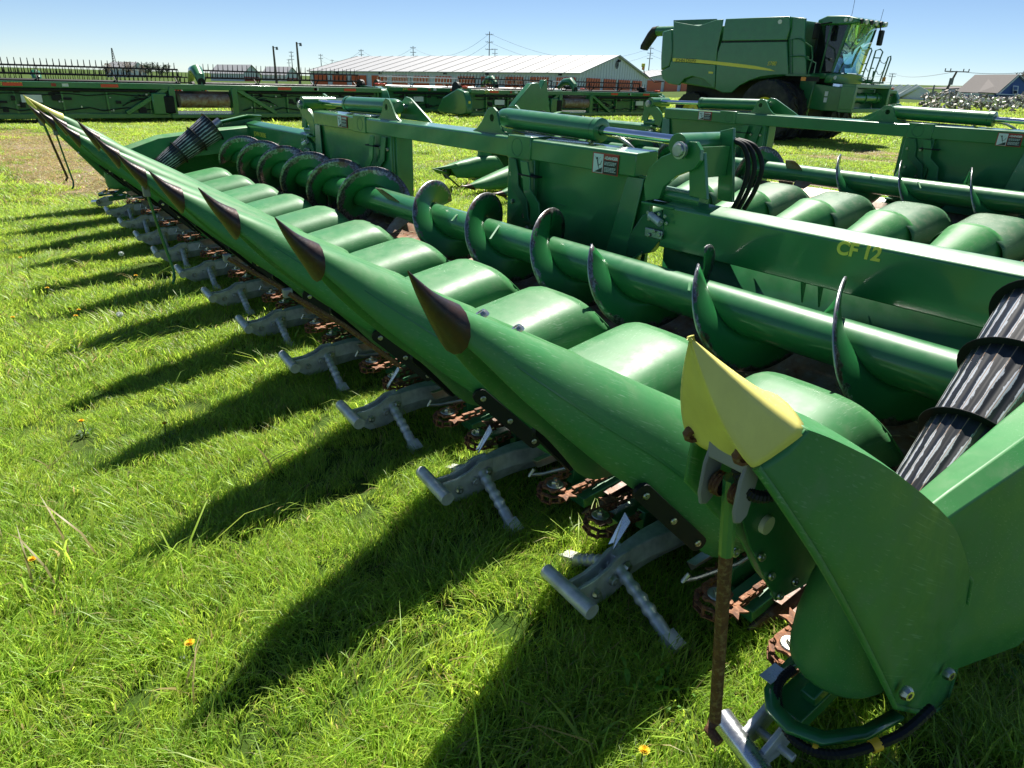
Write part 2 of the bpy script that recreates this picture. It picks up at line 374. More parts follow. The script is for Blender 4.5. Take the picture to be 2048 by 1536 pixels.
def grass_patch(i, size, nb, hmin, hmax, w, dry=.06, lean=.45):
    """size: patch edge; nb blades with a bent three-part strip each"""
    r = np.random.default_rng(100+i)
    V = []; Fc = []; C = []
    sway = r.normal(0, .25, 2)
    for k in range(nb):
        x, y = r.uniform(-size/2, size/2, 2)
        h = r.uniform(hmin, hmax)*(1.0 if r.random() > .05 else 1.45); a = r.uniform(0, 2*math.pi)
        ln = abs(r.normal(lean, .28))*h; dx, dy = math.cos(a)*ln+sway[0]*h, math.sin(a)*ln+sway[1]*h
        ww = w*r.uniform(.6, 1.35); px_, py_ = -math.sin(a+r.normal(0, .6))*ww/2, math.cos(a)*ww/2
        o = len(V)
        for t, wf in ((0, 1.0), (.45, .95), (.78, .6)):
            cx, cy, cz = x+dx*t*t, y+dy*t*t, h*t*(1-.18*t)
            V += [(cx-px_*wf, cy-py_*wf, cz), (cx+px_*wf, cy+py_*wf, cz)]
        V.append((x+dx, y+dy, h*(.82 if ln < h else .6)))
        Fc += [(o, o+1, o+3, o+2), (o+2, o+3, o+5, o+4), (o+4, o+5, o+6)]
        if r.random() < dry: c = np.array((.34, .28, .12))*r.uniform(.7, 1.2)
        else: c = np.array((.225, .380, .045))*r.uniform(.58, 1.38)+np.array((.09, .05, .012))*r.random()
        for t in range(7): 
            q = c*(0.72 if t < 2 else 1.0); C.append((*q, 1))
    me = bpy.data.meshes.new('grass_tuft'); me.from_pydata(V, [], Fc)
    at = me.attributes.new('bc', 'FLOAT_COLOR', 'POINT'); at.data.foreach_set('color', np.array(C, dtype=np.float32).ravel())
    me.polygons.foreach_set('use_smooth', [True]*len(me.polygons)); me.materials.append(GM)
    return bpy.data.objects.new('grass_tuft', me)
gcol = bpy.data.collections.new('grass_sources')
names = []
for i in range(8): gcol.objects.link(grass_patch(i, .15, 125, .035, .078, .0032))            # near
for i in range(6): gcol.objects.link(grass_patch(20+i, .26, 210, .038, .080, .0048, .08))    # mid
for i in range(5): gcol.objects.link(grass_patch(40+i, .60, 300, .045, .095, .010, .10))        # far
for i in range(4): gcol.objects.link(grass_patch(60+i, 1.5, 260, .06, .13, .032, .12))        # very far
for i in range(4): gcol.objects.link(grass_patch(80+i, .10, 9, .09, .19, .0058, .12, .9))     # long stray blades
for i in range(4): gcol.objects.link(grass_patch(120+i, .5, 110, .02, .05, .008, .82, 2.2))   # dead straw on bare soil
def weed_patch(i, size=.22, nb=26):
    r = np.random.default_rng(300+i); V = []; Fc = []; C = []
    for k in range(nb):
        x, y = r.normal(0, size/3.2, 2); a = r.uniform(0, 6.28); L = r.uniform(.018, .045); w = L*r.uniform(.25, .45); z = r.uniform(.03, .065); o = len(V); c_, s_ = math.cos(a), math.sin(a)
        for t, ww, dz in ((0, .1, -.02), (.4, 1, .004), (.75, .8, .006)): V += [(x+c_*L*t-s_*w*ww/2, y+s_*L*t+c_*w*ww/2, z+dz), (x+c_*L*t+s_*w*ww/2, y+s_*L*t-c_*w*ww/2, z+dz)]
        V.append((x+c_*L, y+s_*L, z-.002)); Fc += [(o, o+1, o+3, o+2), (o+2, o+3, o+5, o+4), (o+4, o+5, o+6)]
        c = np.array((.12, .28, .03))*r.uniform(.7, 1.3); C += [(*c, 1)]*7
    me = bpy.data.meshes.new('broad_leaves'); me.from_pydata(V, [], Fc); at = me.attributes.new('bc', 'FLOAT_COLOR', 'POINT'); at.data.foreach_set('color', np.array(C, dtype=np.float32).ravel()); me.materials.append(GM)
    return bpy.data.objects.new('broad_leaves', me)
for i in range(4): gcol.objects.link(weed_patch(i))
for i, o in enumerate(gcol.objects): o.name = 'tuft_%02d' % i
pts = []; rot = []; scl = []; pid = []
def scatter(r0, r1, dens, ids, s0, s1, half=math.radians(62), clump=True, on_bare=False):
    area = half*(r1*r1-r0*r0); n = int(area*dens)
    r = np.sqrt(rng.uniform(r0*r0, r1*r1, n)); t = YAW+rng.uniform(-half, half, n)
    x = CAM[0]+r*np.cos(t); y = CAM[1]+r*np.sin(t)
    b = bare(x, y)+rng.normal(0, .12, n)+.12*np.sin(x*3.1)*np.sin(y*2.7)
    keep = (b > .22) if on_bare else (b < .33)
    x, y = x[keep], y[keep]; n = len(x)
    pts.append(np.stack([x, y, terrain(x, y)-.004], -1)); rot.append(rng.uniform(0, 2*math.pi, n))
    sc = rng.uniform(s0, s1, n)
    if clump: sc *= 1+.30*np.sin(x*2.3+1.2*np.sin(y*1.7))*np.sin(y*2.9+x*.7)
    scl.append(sc); pid.append(rng.choice(ids, n))
scatter(.15, 4.2, 190, list(range(0, 8)), .8, 1.15)
scatter(4.2, 10, 62, list(range(8, 14)), .8, 1.15)
scatter(10, 26, 11, list(range(14, 19)), .8, 1.2)
scatter(26, 75, 1.6, list(range(19, 23)), .8, 1.2, math.radians(45))
scatter(.15, 7, 7, list(range(23, 27)), .7, 1.2)
scatter(6, 32, 14, list(range(27, 31)), .7, 1.3, on_bare=True)
scatter(6, 32, 1.2, list(range(14, 19)), .3, .8, on_bare=True)
scatter(.3, 9, .35, list(range(31, 35)), .7, 1.3)
P = np.concatenate(pts); 
me = bpy.data.meshes.new('lawn_grass'); me.vertices.add(len(P)); me.vertices.foreach_set('co', P.ravel().astype(np.float32))
for nm, arr, ty in (('grot', np.concatenate(rot), 'FLOAT'), ('gscl', np.concatenate(scl), 'FLOAT'), ('gid', np.concatenate(pid), 'INT')):
    a = me.attributes.new(nm, ty, 'POINT'); a.data.foreach_set('value', arr.astype(np.int32 if ty == 'INT' else np.float32))
me.materials.append(GM)
grass = put('lawn_grass', me); grass['kind'] = 'stuff'
tag(grass, 'bright green spring lawn grass around the machines', 'grass')
ng = bpy.data.node_groups.new('grass_scatter', 'GeometryNodeTree')
ng.interface.new_socket('Geometry', in_out='INPUT', socket_type='NodeSocketGeometry'); ng.interface.new_socket('Geometry', in_out='OUTPUT', socket_type='NodeSocketGeometry')
gi = ng.nodes.new('NodeGroupInput'); go = ng.nodes.new('NodeGroupOutput')
ci = ng.nodes.new('GeometryNodeCollectionInfo'); ci.inputs['Collection'].default_value = gcol; ci.inputs['Separate Children'].default_value = True; ci.inputs['Reset Children'].default_value = True
ip = ng.nodes.new('GeometryNodeInstanceOnPoints'); ip.inputs['Pick Instance'].default_value = True
def nattr(nm, ty):
    n = ng.nodes.new('GeometryNodeInputNamedAttribute'); n.data_type = ty; n.inputs['Name'].default_value = nm; return n.outputs['Attribute']
cx = ng.nodes.new('ShaderNodeCombineXYZ'); ng.links.new(nattr('grot', 'FLOAT'), cx.inputs['Z'])
ng.links.new(gi.outputs[0], ip.inputs['Points']); ng.links.new(ci.outputs[0], ip.inputs['Instance'])
ng.links.new(nattr('gid', 'INT'), ip.inputs['Instance Index']); ng.links.new(cx.outputs[0], ip.inputs['Rotation']); ng.links.new(nattr('gscl', 'FLOAT'), ip.inputs['Scale'])
ng.links.new(ip.outputs[0], go.inputs[0])
gm = grass.modifiers.new('scatter', 'NODES'); gm.node_group = ng

# dandelions: flower heads on stems with a leaf rosette
def dandelion(px, py, kind='yellow', label=''):
    p = AZ(px, py, .07); root = thing('dandelion', label, 'flower', (p[0], p[1], 0), random.random()*6, 'dandelions in the lawn')
    MB().path([(0, 0, 0), (.004, .002, .04), (.003, 0, .075)], .0022, 6).build('stem', 'leaf_far', root)
    b = MB()
    if kind == 'yellow':
        for ring, (nn, L, up) in enumerate(((18, .0155, .003), (14, .012, .007), (9, .008, .010))):
            for i in range(nn):
                t = 2*math.pi*i/nn+ring*.2; c, s_ = math.cos(t), math.sin(t); w = .0021
                b.add([(0, 0, .076), (c*L*.6-s_*w, s_*L*.6+c*w, .077+up*.7), (c*L, s_*L, .077+up), (c*L*.6+s_*w, s_*L*.6-c*w, .077+up*.7)], [(0, 1, 2, 3)])
        b.build('flower_head', 'dand', root)
    else:
        for i in range(90):
            t = i*2.399; z = 1-2*(i+.5)/90; q = math.sqrt(1-z*z); d = Vector((math.cos(t)*q, math.sin(t)*q, z)); c = Vector((0, 0, .082))
            u = d.orthogonal().normalized()*.0028; e = c+d*.019
            b.add([c, e-u, e+u+d*.003], [(0, 1, 2)]); w = d.cross(u); b.add([e-w, e+w, e+d*.004+u], [(0, 1, 2)])
        b.build('seed_head', 'decal_white', root)
    lf = MB()
    for i in range(6):
        t = i*1.05+random.random()*.5; L = random.uniform(.04, .07); c, s_ = math.cos(t), math.sin(t); w = .007
        lf.add([(0, 0, .003), (c*L*.5-s_*w, s_*L*.5+c*w, .022), (c*L, s_*L, .012), (c*L*.5+s_*w, s_*L*.5-c*w, .022)], [(0, 1, 2, 3)])
    lf.build('leaf_rosette', 'leaf_far', root)
M['dand'] = simple('dandelion_petals', (.85, .55, .02), .6, var=.1)
Lb = 'yellow dandelion flower open in the grass in front of the snouts'
for q in ((140, 620), (152, 634), (158, 622), (26, 637), (272, 553), (41, 517), (95, 578), (66, 1122), (380, 1290), (163, 845), (330, 850), (1288, 1505)):
    dandelion(*q, 'yellow', Lb)
dandelion(243, 510, 'white', 'white dandelion seed head in the grass beside the hanging stand')
dandelion(240, 633, 'white', 'small white dandelion clock among the yellow flowers')

# ------------------------------------------------------------------ corn head
OFF = -0.16
def XK(k): return k*.762+OFF
PIV = (-.72, .46)
# --- snout shell: stations (crest y,z | bottom y,z | half width)
ST = [((.42, 1.122), (.440, 1.075), .040), ((.33, 1.080), (.375, 1.000), .083), ((.235, 1.030), (.295, .905), .122), ((.12, .970), (.195, .800), .153),
      ((-.02, .897), (.06, .668), .183), ((-.16, .820), (-.065, .556), .205), ((-.30, .743), (-.18, .432), .235), ((-.44, .667), (-.29, .312), .265),
      ((-.56, .600), (-.40, .240), .285), ((-.70, .525), (-.58, .210), .295)]
def snout_section(c, b, w, n=18):
    out = []
    for i in range(n+1):
        t = math.pi*i/n; cs, sn = math.cos(t), math.sin(t)
        x = -w*math.copysign(abs(cs)**.80, cs); q = sn**.88
        if q > 0: x *= 1
        out.append((x, b[0]+(c[0]-b[0])*q-PIV[0], b[1]+(c[1]-b[1])*q-PIV[1]))
    return out
def interp_st(st, m=3):
    out = []
    A = np.array([(*a, *b, w) for a, b, w in st])
    n = len(A)
    for i in range(n-1):
        p0, p1, p2, p3 = A[max(i-1, 0)], A[i], A[i+1], A[min(i+2, n-1)]
        for j in range(m):
            t = j/m; out.append(.5*((2*p1)+(-p0+p2)*t+(2*p0-5*p1+4*p2-p3)*t*t+(-p0+3*p1-3*p2+p3)*t**3))
    out.append(A[-1]); return [((a[0], a[1]), (a[2], a[3]), a[4]) for a in out]
STI = interp_st(ST)
b = MB(); b.loft([snout_section(*s) for s in STI], False); ME_SNOUT = b.mesh('snout_shell', M['poly'], 50)
# moulding seam running along the flank
b = MB()
for sgn in (1, -1):
    strip = []
    for s in STI[5:-3]:
        c, bt, w = s; pts = []
        for q, o in ((.40, .0025), (.43, .0025)):
            t = math.asin(q**(1/.88)); x = w*math.cos(t)**.80+o
            pts.append((sgn*x, bt[0]+(c[0]-bt[0])*q-PIV[0], bt[1]+(c[1]-bt[1])*q-PIV[1]))
        strip.append(pts)
    b.loft(strip, False)
ME_SEAM = b.mesh('seam', M['paint_dk'], 60)
# lower lip flange of the shell
b = MB()
for sgn in (1, -1):
    rows = []
    for s in STI[2:-4]:
        c, bt, w = s; y, z = bt[0]-PIV[0], bt[1]-PIV[1]
        rows.append([(sgn*(w+.001), y, z+.008), (sgn*(w+.006), y, z+.003), (sgn*(w+.005), y, z-.005), (sgn*(w-.008), y, z-.005)])
    b.loft(rows, False)
ME_LIP = b.mesh('lip', M['poly'], 60)
# rust-stained cast tip
TS = [((.398, 1.124), (.415, 1.005), .072), ((.432, 1.142), (.440, 1.050), .056), ((.464, 1.163), (.466, 1.096), .036), ((.494, 1.190), (.494, 1.150), .018), ((.517, 1.212), (.516, 1.203), .004)]
def tip_section(c, bt, w, n=14):
    out = []
    for i in range(n):
        t = 2*math.pi*i/n; sn = math.sin(t)
        q = .5+.5*sn; x = w*math.cos(t)*(1.0 if sn < .2 else 1.0)
        out.append((x, bt[0]+(c[0]-bt[0])*q-PIV[0], bt[1]+(c[1]-bt[1])*q-PIV[1]))
    return out
b = MB(); b.loft([tip_section(*s) for s in interp_st(TS, 3)], True, True); ME_TIP = b.mesh('tip', M['tip'], 60)
# black rubber wear strip, lying along the lower edge; built for the -x side, mirrored for the other
def strip_mesh(sgn):
    b = MB(); p0 = Vector((-.203, -.045-PIV[0], .592-PIV[1])); p1 = Vector((-.267, -.285-PIV[0], .338-PIV[1]))
    d = (p1-p0).normalized(); nrm = Vector((-1, 0.28, -.12)); nrm = (nrm-d*nrm.dot(d)).normalized(); u = d.cross(nrm).normalized(); L = (p1-p0).length
    pts = []
    for cx, sx, a0 in ((L/2-.02, 1, -90), (-(L/2-.02), -1, 90)):
        for i in range(7):
            t = math.radians(a0+i*30); pts.append((p0+p1)/2+d*(cx+.022*math.cos(t))+u*.027*math.sin(t)+nrm*.009)
    if sgn > 0: pts = [Vector((-p.x, p.y, p.z)) for p in pts]; nrm = Vector((-nrm.x, nrm.y, nrm.z))
    b.plate(pts, nrm*.014)
    me = b.mesh('wear_strip', M['black'], 40)
    bl = [((p0+(p1-p0)*t)+Vector((-abs(nrm.x), nrm.y, nrm.z))*.024) for t in (.10, .52, .92)]
    if sgn > 0: bl = [Vector((-p.x, p.y, p.z)) for p in bl]
    return me, bl, nrm
STRIPS = [strip_mesh(-1), strip_mesh(1)]
ME_BOLT = bolt_mesh(.011, .006); ME_BOLT_S = bolt_mesh(.008, .006); ME_BOLT_L = bolt_mesh(.017, .016)
b = MB(); b.beam((.045, .14-PIV[0], .974-PIV[1]), (.052, .0-PIV[0], .900-PIV[1]), .008, .006); ME_SLOT = b.mesh('latch_slot', M['dark'], 30)
def snout(parent, k, ang, nm='divider_snout', detail=True):
    s = put(nm, ME_SNOUT, parent, (XK(k), PIV[0], PIV[1]), (ang, 0, 0)); mods(s, 0, .007)
    put('seam', ME_SEAM, s)
    t = put('tip', ME_TIP, s); mods(t, 0.0)
    if k == 1:
        for yy, zz in ((.30, 1.063), (.19, 1.005)): align(put('bolt', ME_BOLT_L, s, (.03, yy-PIV[0], zz-PIV[1])), (.3, .4, .85))
    else: put('latch_slot', ME_SLOT, s)
    if detail:
        for me, bl, nrm in STRIPS:
            put('wear_strip', me, s)
            for p in bl:
                align(put('bolt', ME_BOLT, s, p), nrm)
    return s
# --- hood
def hood_mesh():
    rings = []; n = 24
    ys = np.linspace(0, 1, 12)
    for a in ys:
        ring = []
        for i in range(n+1):
            t = math.pi*i/n; cs, sn = math.cos(t), math.sin(t); q = sn**.70
            w = .315+.02*a; x = -w*math.copysign(abs(cs)**.52, cs)
            yr = -1.285-.40*(1-sn**.55)**1.15; y = -.62+(yr+.62)*a
            zc = .405+.145*a-.02*a*a; zb = .15-.01*a
            # rear edge rolled down a little
            drop = .018*max(0, a-.9)/.1
            ring.append((x, y, zb+(zc-zb)*q-drop*q))
        rings.append(ring)
    b = MB(); b.loft(rings, False)
    o = len(b.v); last = rings[-1]
    b.loft([last, [(p[0]*.985, p[1]-.004, p[2]-.02) for p in last]], False)
    return b.mesh('hood', M['hood'], 50)
ME_HOOD = hood_mesh()
ME_HOODW = ME_HOOD.copy(); ME_HOODW.materials.clear(); ME_HOODW.materials.append(M['hood_worn'])
# --- aluminium sensing arm under each divider
def arm_meshes():
    ax = -.02; parts = {}
    b = MB(); b.tube((ax-.115, .015, .125), (ax+.105, .005, .135), .027, .024, 14); parts['front_bar'] = b.mesh('front_bar', M['alu'], 40)
    b = MB()
    for s in (-1, 1):
        poly = [(-.02, .075), (-.02, .135), (-.08, .135), (-.14, .150), (-.19, .178), (-.25, .180), (-.26, .06), (-.17, .03), (-.08, .03)]
        b.plate([(ax+s*.022-.006, y, z) for y, z in poly], (.012, 0, 0))
    b.box((ax, -.13, .085), (.05, .16, .03)); b.tube((ax-.05, -.085, .09), (ax+.05, -.085, .09), .013, n=10); b.tube((ax-.05, -.16, .105), (ax+.05, -.16, .105), .015, n=10)
    parts['knuckle'] = b.mesh('knuckle', M['alu'], 35)
    b = MB(); top = [(-.20, .168), (-.27, .185), (-.36, .190), (-.46, .182), (-.58, .165), (-.72, .135)]; bot = [(-.72, .03), (-.56, .045), (-.46, .055), (-.36, .058), (-.27, .050), (-.20, .045)]
    rows = []
    for (yt, zt), (yb, zb) in zip(top, bot[::-1]):
        wd = .024+.03*min(1, max(0, (-yt-.2)/.3))
        rows.append([(ax-.012, yb, zb), (ax-wd, yb+(yt-yb)*.5, zb+(zt-zb)*.45), (ax-wd*.75, yt, zt-.008), (ax+wd*.75, yt, zt-.008), (ax+wd, yb+(yt-yb)*.5, zb+(zt-zb)*.45), (ax+.012, yb, zb)])
    b.loft(rows, True, True); parts['blade'] = b.mesh('blade', M['alu'], 18)
    for nm, s, L in (('ribbed_grip', -1, .25), ('ribbed_grip', 1, .17)):
        pts = []; rr = []
        for i in range(45):
            t = i/44; x = ax+s*(.01+t*L); pts.append((x, -.205+.03*t*(s < 0), .125-.075*t-.02*t*t)); rr.append(.021+.003*math.sin(t*math.pi*13) if t < .8 else .022)
        b = MB(); b.path(pts, rr, 10); e = Vector(pts[-1]); b.box(e+Vector((s*.022, 0, -.008)), (.06, .05, .04), Euler((0, s*.35, 0)).to_matrix())
        parts[nm+str(s)] = b.mesh(nm, M['alu'], 50)
    return parts
ARM = arm_meshes()
def arm(parent, k, dx=0, dy=0, rz=0):
    e = put('sensing_arm', ARM['blade'], parent, (XK(k)+dx, dy, 0), (0, 0, rz)); mods(e, .004)
    for nm in ('front_bar', 'knuckle', 'ribbed_grip-1', 'ribbed_grip1'): mods(put(nm.rstrip('-1'), ARM[nm], e), .002 if nm == 'knuckle' else 0)
    for y, z in ((-.085, .09), (-.16, .105), (-.225, .13)):
        for s in (-1, 1): align(put('bolt', ME_BOLT_L, e, (-.02+s*.034, y, z)), (s, 0, 0))
    return e
# --- gathering chain loop
def chain_mesh():
    b = MB(); y0, y1, r = -.33, -1.35, .055; L = y0-y1; per = 2*L+2*math.pi*r; n = 68
    def at(u):
        u %= per
        if u < L: return (r, y0-u, Vector((0, -1, 0)))
        u -= L
        if u < math.pi*r: t = u/r; return (r*math.cos(t), y1-r*math.sin(t), Vector((-math.sin(t), -math.cos(t), 0)))
        u -= math.pi*r
        if u < L: return (-r, y1+u, Vector((0, 1, 0)))
        u -= L; t = u/r; return (-r*math.cos(t), y0+r*math.sin(t), Vector((math.sin(t), math.cos(t), 0)))
    def zat(y): return .135+.10*(-.33-y)/1.02
    for i in range(n):
        x, y, d = at(i*per/n); z = zat(y); a = math.atan2(d.y, d.x); R = Euler((0, 0, a)).to_matrix(); wd = .019 if i % 2 else .014
        for dz in (-.013, .013): b.box((x, y, z+dz*(1.15 if i % 2 else .8)), (per/n*1.25, .016, .004), R)
        b.tube((x-d.x*per/n/2, y-d.y*per/n/2, z-.016), (x-d.x*per/n/2, y-d.y*per/n/2, z+.019), .006, n=6)
        if i % 10 == 3:   # finger lug
            nr = Vector((-d.y, d.x, 0)) 
            out = Vector((x, y-(y0 if y > y0 else y1 if y < y1 else y), 0)).normalized()
            c = Vector((x, y, z+.012))
            pl = [c-d*.030, c-d*.022+out*.022, c-d*.026+out*.046, c-d*.010+out*.036, c+out*.028, c+d*.012+out*.036, c+d*.030+out*.046, c+d*.022+out*.022, c+d*.030]
            b.plate(pl, (0, 0, .006))
    return b.mesh('gathering_chain', M['rust'], 30)
ME_CHAIN = chain_mesh()
def sprocket_mesh():
    b = MB(); pts = []
    for i in range(24):
        t = 2*math.pi*i/24; r = .050 if i % 4 in (0, 1) else .040; pts.append((math.cos(t)*r, math.sin(t)*r, -.004))
    b.plate(pts, (0, 0, .009)); return b.mesh('sprocket', M['rust'], 30)
ME_SPR = sprocket_mesh()
b = MB(); b.lathe([(.0005, .004), (.03, .004), (.033, .001), (.033, 0)], (0, 0, 0), (0, 0, 1), 16); b.lathe([(.0005, .026), (.008, .026), (.008, .016)], (0, 0, 0), (0, 0, 1), 8); b.lathe([(.004, .016), (.0145, .016), (.016, .013), (.016, .004)], (0, 0, 0), (0, 0, 1), 6)
ME_SBOLT = b.mesh('idler_bolt', M['zinc'], 30)
def row_mesh():
    b = MB()
    for s in (-1, 1):
        b.beam((s*.10, -.42, .085), (s*.10, -1.5, .19), .10, .045)
        b.beam((s*.19, -.50, .10), (s*.19, -1.5, .20), .03, .09)
    b.box((0, -1.5, .14), (.5, .28, .18)); b.box((.19, -.62, .13), (.04, .3, .08)); b.box((-.19, -.62, .13), (.04, .3, .08))
    return b.mesh('row_frame', M['paint_dk'], 30)
ME_ROW = row_mesh()
def plates_mesh():
    b = MB()
    for s in (-1, 1):
        b.beam((s*.075, -.52, .105), (s*.075, -1.42, .20), .115, .006); b.tube((s*.05, -.55, .05), (s*.05, -1.35, .12), .040, .045, 10)
        b.lathe([(.004, .14), (.040, 0)], (s*.05, -.55, .05), (0, 1, -.05), 10)
    return b.mesh('deck_plate', M['roll'], 30)
ME_PLATES = plates_mesh()
b = MB()   # bent spring rod and folded steel guide beside the idler
b.path([(.215, -.30, .20), (.225, -.285, .175), (.215, -.34, .165), (.18, -.50, .17), (.17, -.56, .185)], .008, 8)
b.plate([(.23, -.30, .235), (.235, -.52, .245), (.235, -.54, .20), (.235, -.46, .185), (.23, -.33, .19)], (.004, 0, 0)); b.plate([(.23, -.30, .235), (.235, -.52, .245), (.20, -.52, .25), (.20, -.30, .24)], (0, 0, .003))
ME_GUIDE = b.mesh('guide_bracket', M['steel'], 30)
b = MB(); b.plate([(.19, -.255, .285), (.235, -.275, .29), (.225, -.20, .20), (.208, -.205, .215), (.19, -.185, .205)], (0, .003, .003)); ME_TAG = b.mesh('indicator_tag', M['alu_worn'], 30)
def row_unit(parent, i, tag_on=False):
    x = XK(i)+.30
    r = put('row_unit', ME_ROW, parent, (x, 0, 0)); mods(r, .004); put('deck_plate', ME_PLATES, r); mods(put('guide_bracket', ME_GUIDE, r), 0)
    for s in (-1, 1):
        put('gathering_chain', ME_CHAIN, r, (s*.125, 0, .0), (0, 0, .02*s)); sp = put('sprocket', ME_SPR, r, (s*.125, -.33, .162)); put('idler_bolt', ME_SBOLT, r, (s*.125, -.33, .168))
    if tag_on: put('indicator_tag', ME_TAG, r, (-.52, 0, .0))
    return r
# --- auger
AY0, AZ0, AR, Ar = -1.60, .60, .268, .104
def flight(x_top, turns0, turns1, sgn, pitch=.68, R=AR):
    """helicoid; phase 0 = top, positive turns run top -> front"""
    b = MB(); n = int(abs(turns1-turns0)*40); rows = []; rim = []
    for i in range(n+1):
        t = turns0+(turns1-turns0)*i/n; ph = 2*math.pi*t; x = x_top+sgn*pitch*t; row = []
        for j in range(6):
            q = j/5; rr = Ar*.95+(R-Ar*.95)*q
            row.append((x, AY0+math.sin(ph)*rr, AZ0+math.cos(ph)*rr)); rim.append(q)
        rows.append(row)
    b.loft(rows, False); b.att['rim'] = rim; return b
def rimless(b, lim=0.0): b.att['rim'] = [q*lim for q in b.att['rim']]; return b

def px_plate(pts, Y, th): return MB().plate([AY(x, y, Y) for x, y in pts], (0, -th, 0))
def decal(parent, x0, x1, z0, z1, y):
    """danger sign: x1 is the left edge as seen from the front (larger x)"""
    W = x1-x0; H = z1-z0
    d = MB().box(((x0+x1)/2, y+.0015, (z0+z1)/2), (W, .003, H)).build('warning_decal', 'decal_red', parent)
    def X(u): return x1-u*W
    def Zz(v): return z1-v*H
    MB().box(((X(.04)+X(.42))/2, y+.004, (Zz(.04)+Zz(.96))/2), (W*.38, .002, H*.92)).build('picture_panel', 'decal_white', d)
    MB().box(((X(.45)+X(.97))/2, y+.004, (Zz(.32)+Zz(.96))/2), (W*.52, .002, H*.64)).build('text_panel', 'decal_black', d)
    p = MB(); yy = y+.006
    def seg(a, c, w): p.beam((X(a[0]), yy, Zz(a[1])), (X(c[0]), yy, Zz(c[1])), .0015, w*W, up=(0, 0, 1)) if False else p.plate([(X(a[0])+(c[1]-a[1])*w*H*.9, yy, Zz(a[1])+(c[0]-a[0])*w*W*.9), (X(c[0])+(c[1]-a[1])*w*H*.9, yy, Zz(c[1])+(c[0]-a[0])*w*W*.9), (X(c[0])-(c[1]-a[1])*w*H*.9, yy, Zz(c[1])-(c[0]-a[0])*w*W*.9), (X(a[0])-(c[1]-a[1])*w*H*.9, yy, Zz(a[1])-(c[0]-a[0])*w*W*.9)], (0, .001, 0))
    seg((.20, .34), (.25, .62), .13); seg((.20, .36), (.09, .18), .10); seg((.21, .38), (.32, .20), .10)
    seg((.25, .60), (.35, .52), .12); seg((.34, .52), (.37, .36), .10); seg((.24, .60), (.30, .78), .12)
    hd = [(X(.185)+.022*W*math.cos(t)*1.6, yy, Zz(.27)+.022*W*math.sin(t)*1.6) for t in np.linspace(0, 2*math.pi, 10, endpoint=False)]; p.plate(hd, (0, .001, 0))
    p.plate([(X(.10), yy, Zz(.93)), (X(.40), yy, Zz(.93)), (X(.40), yy, Zz(.68))], (0, .001, 0))
    p.build('pictogram', 'decal_black', d, smooth=0)
    text('danger_word', 'DANGER', 'decal_white', d, (X(.53), y+.0045, Zz(.265)), (-1, 0, 0), (0, 0, 1), H*.20, .0005, bold=.001)
    MB().plate([(X(.475), y+.0045, Zz(.25)), (X(.52), y+.0045, Zz(.25)), (X(.4975), y+.0045, Zz(.12))], (0, .001, 0)).build('alert_triangle', 'decal_white', d)
    tx = MB()
    for i, (v, L) in enumerate(((.40, .40), (.46, .44), (.52, .36), (.66, .40), (.72, .44), (.78, .38), (.84, .42))):
        u = .48
        while u < .48+L:
            w = random.uniform(.03, .08); tx.box(((X(u)+X(min(u+w, .93)))/2, y+.0058, Zz(v)), (max(.001, abs(min(u+w, .93)-u))*W, .001, H*.025)); u += w+.015
    tx.build('small_print', 'decal_white', d, smooth=0)
    return d

def cylinder(parent, x_pin, x_gl, x_end, y, z0, z1):
    """folding cylinder: barrel from x_pin to x_gl, rod on to x_end"""
    s = 1 if x_end > x_pin else -1
    def zz(x): return z0+(z1-z0)*(x-x_pin)/(x_end-x_pin)
    b = MB(); d = Vector((x_end-x_pin, 0, z1-z0)).normalized()
    L = abs(x_gl-x_pin)
    b.lathe([(.001, -.03), (.05, -.03), (.062, -.01), (.066, .02), (.070, .05), (.070, L-.05), (.074, L-.048), (.074, L-.004), (.066, L), (.03, L)], (x_pin, y, zz(x_pin)), d, 28)
    c = b.build('fold_cylinder', 'paint', parent)
    MB().tube((x_gl-s*.02, y, zz(x_gl)), (x_end, y, zz(x_end)), .027, n=20).build('chrome_rod', 'chrome', c)
    MB().path([(x_pin+s*.1, y+.0, zz(x_pin)-.085), (x_gl-s*.1, y+.0, zz(x_gl)-.085)], .008, 8).build('oil_line', 'steel', c)
    MB().lathe([(.071, 0), (.0755, .004), (.0755, .012), (.071, .016)], (x_gl-s*.055, y, zz(x_gl-s*.055)), d, 28).build('gland_ring', 'paint_dk', c)
    for xx in (x_pin, ):
        MB().tube((xx, y-.11, zz(xx)), (xx, y+.115, zz(xx)), .026, n=16).build('pin', 'steel', c)
    return c
def hose(pts, r, name, parent, mat='black', ribs=0):
    # smooth the path
    P_ = [Vector(p) for p in pts]; out = []
    for i in range(len(P_)-1):
        a, b_, c, d = P_[max(i-1, 0)], P_[i], P_[i+1], P_[min(i+2, len(P_)-1)]
        for j in range(10 if not ribs else ribs):
            t = j/(10 if not ribs else ribs); out.append(.5*((2*b_)+(c-a)*t+(2*a-5*b_+4*c-d)*t*t+(-a+3*b_-3*c+d)*t**3))
    out.append(P_[-1])
    rr = [r*(1.0 if not ribs or i % 2 else .86) for i in range(len(out))]
    return MB().path(out, rr, 8 if r < .02 else 10).build(name, mat, parent, smooth=60 if not ribs else 25)

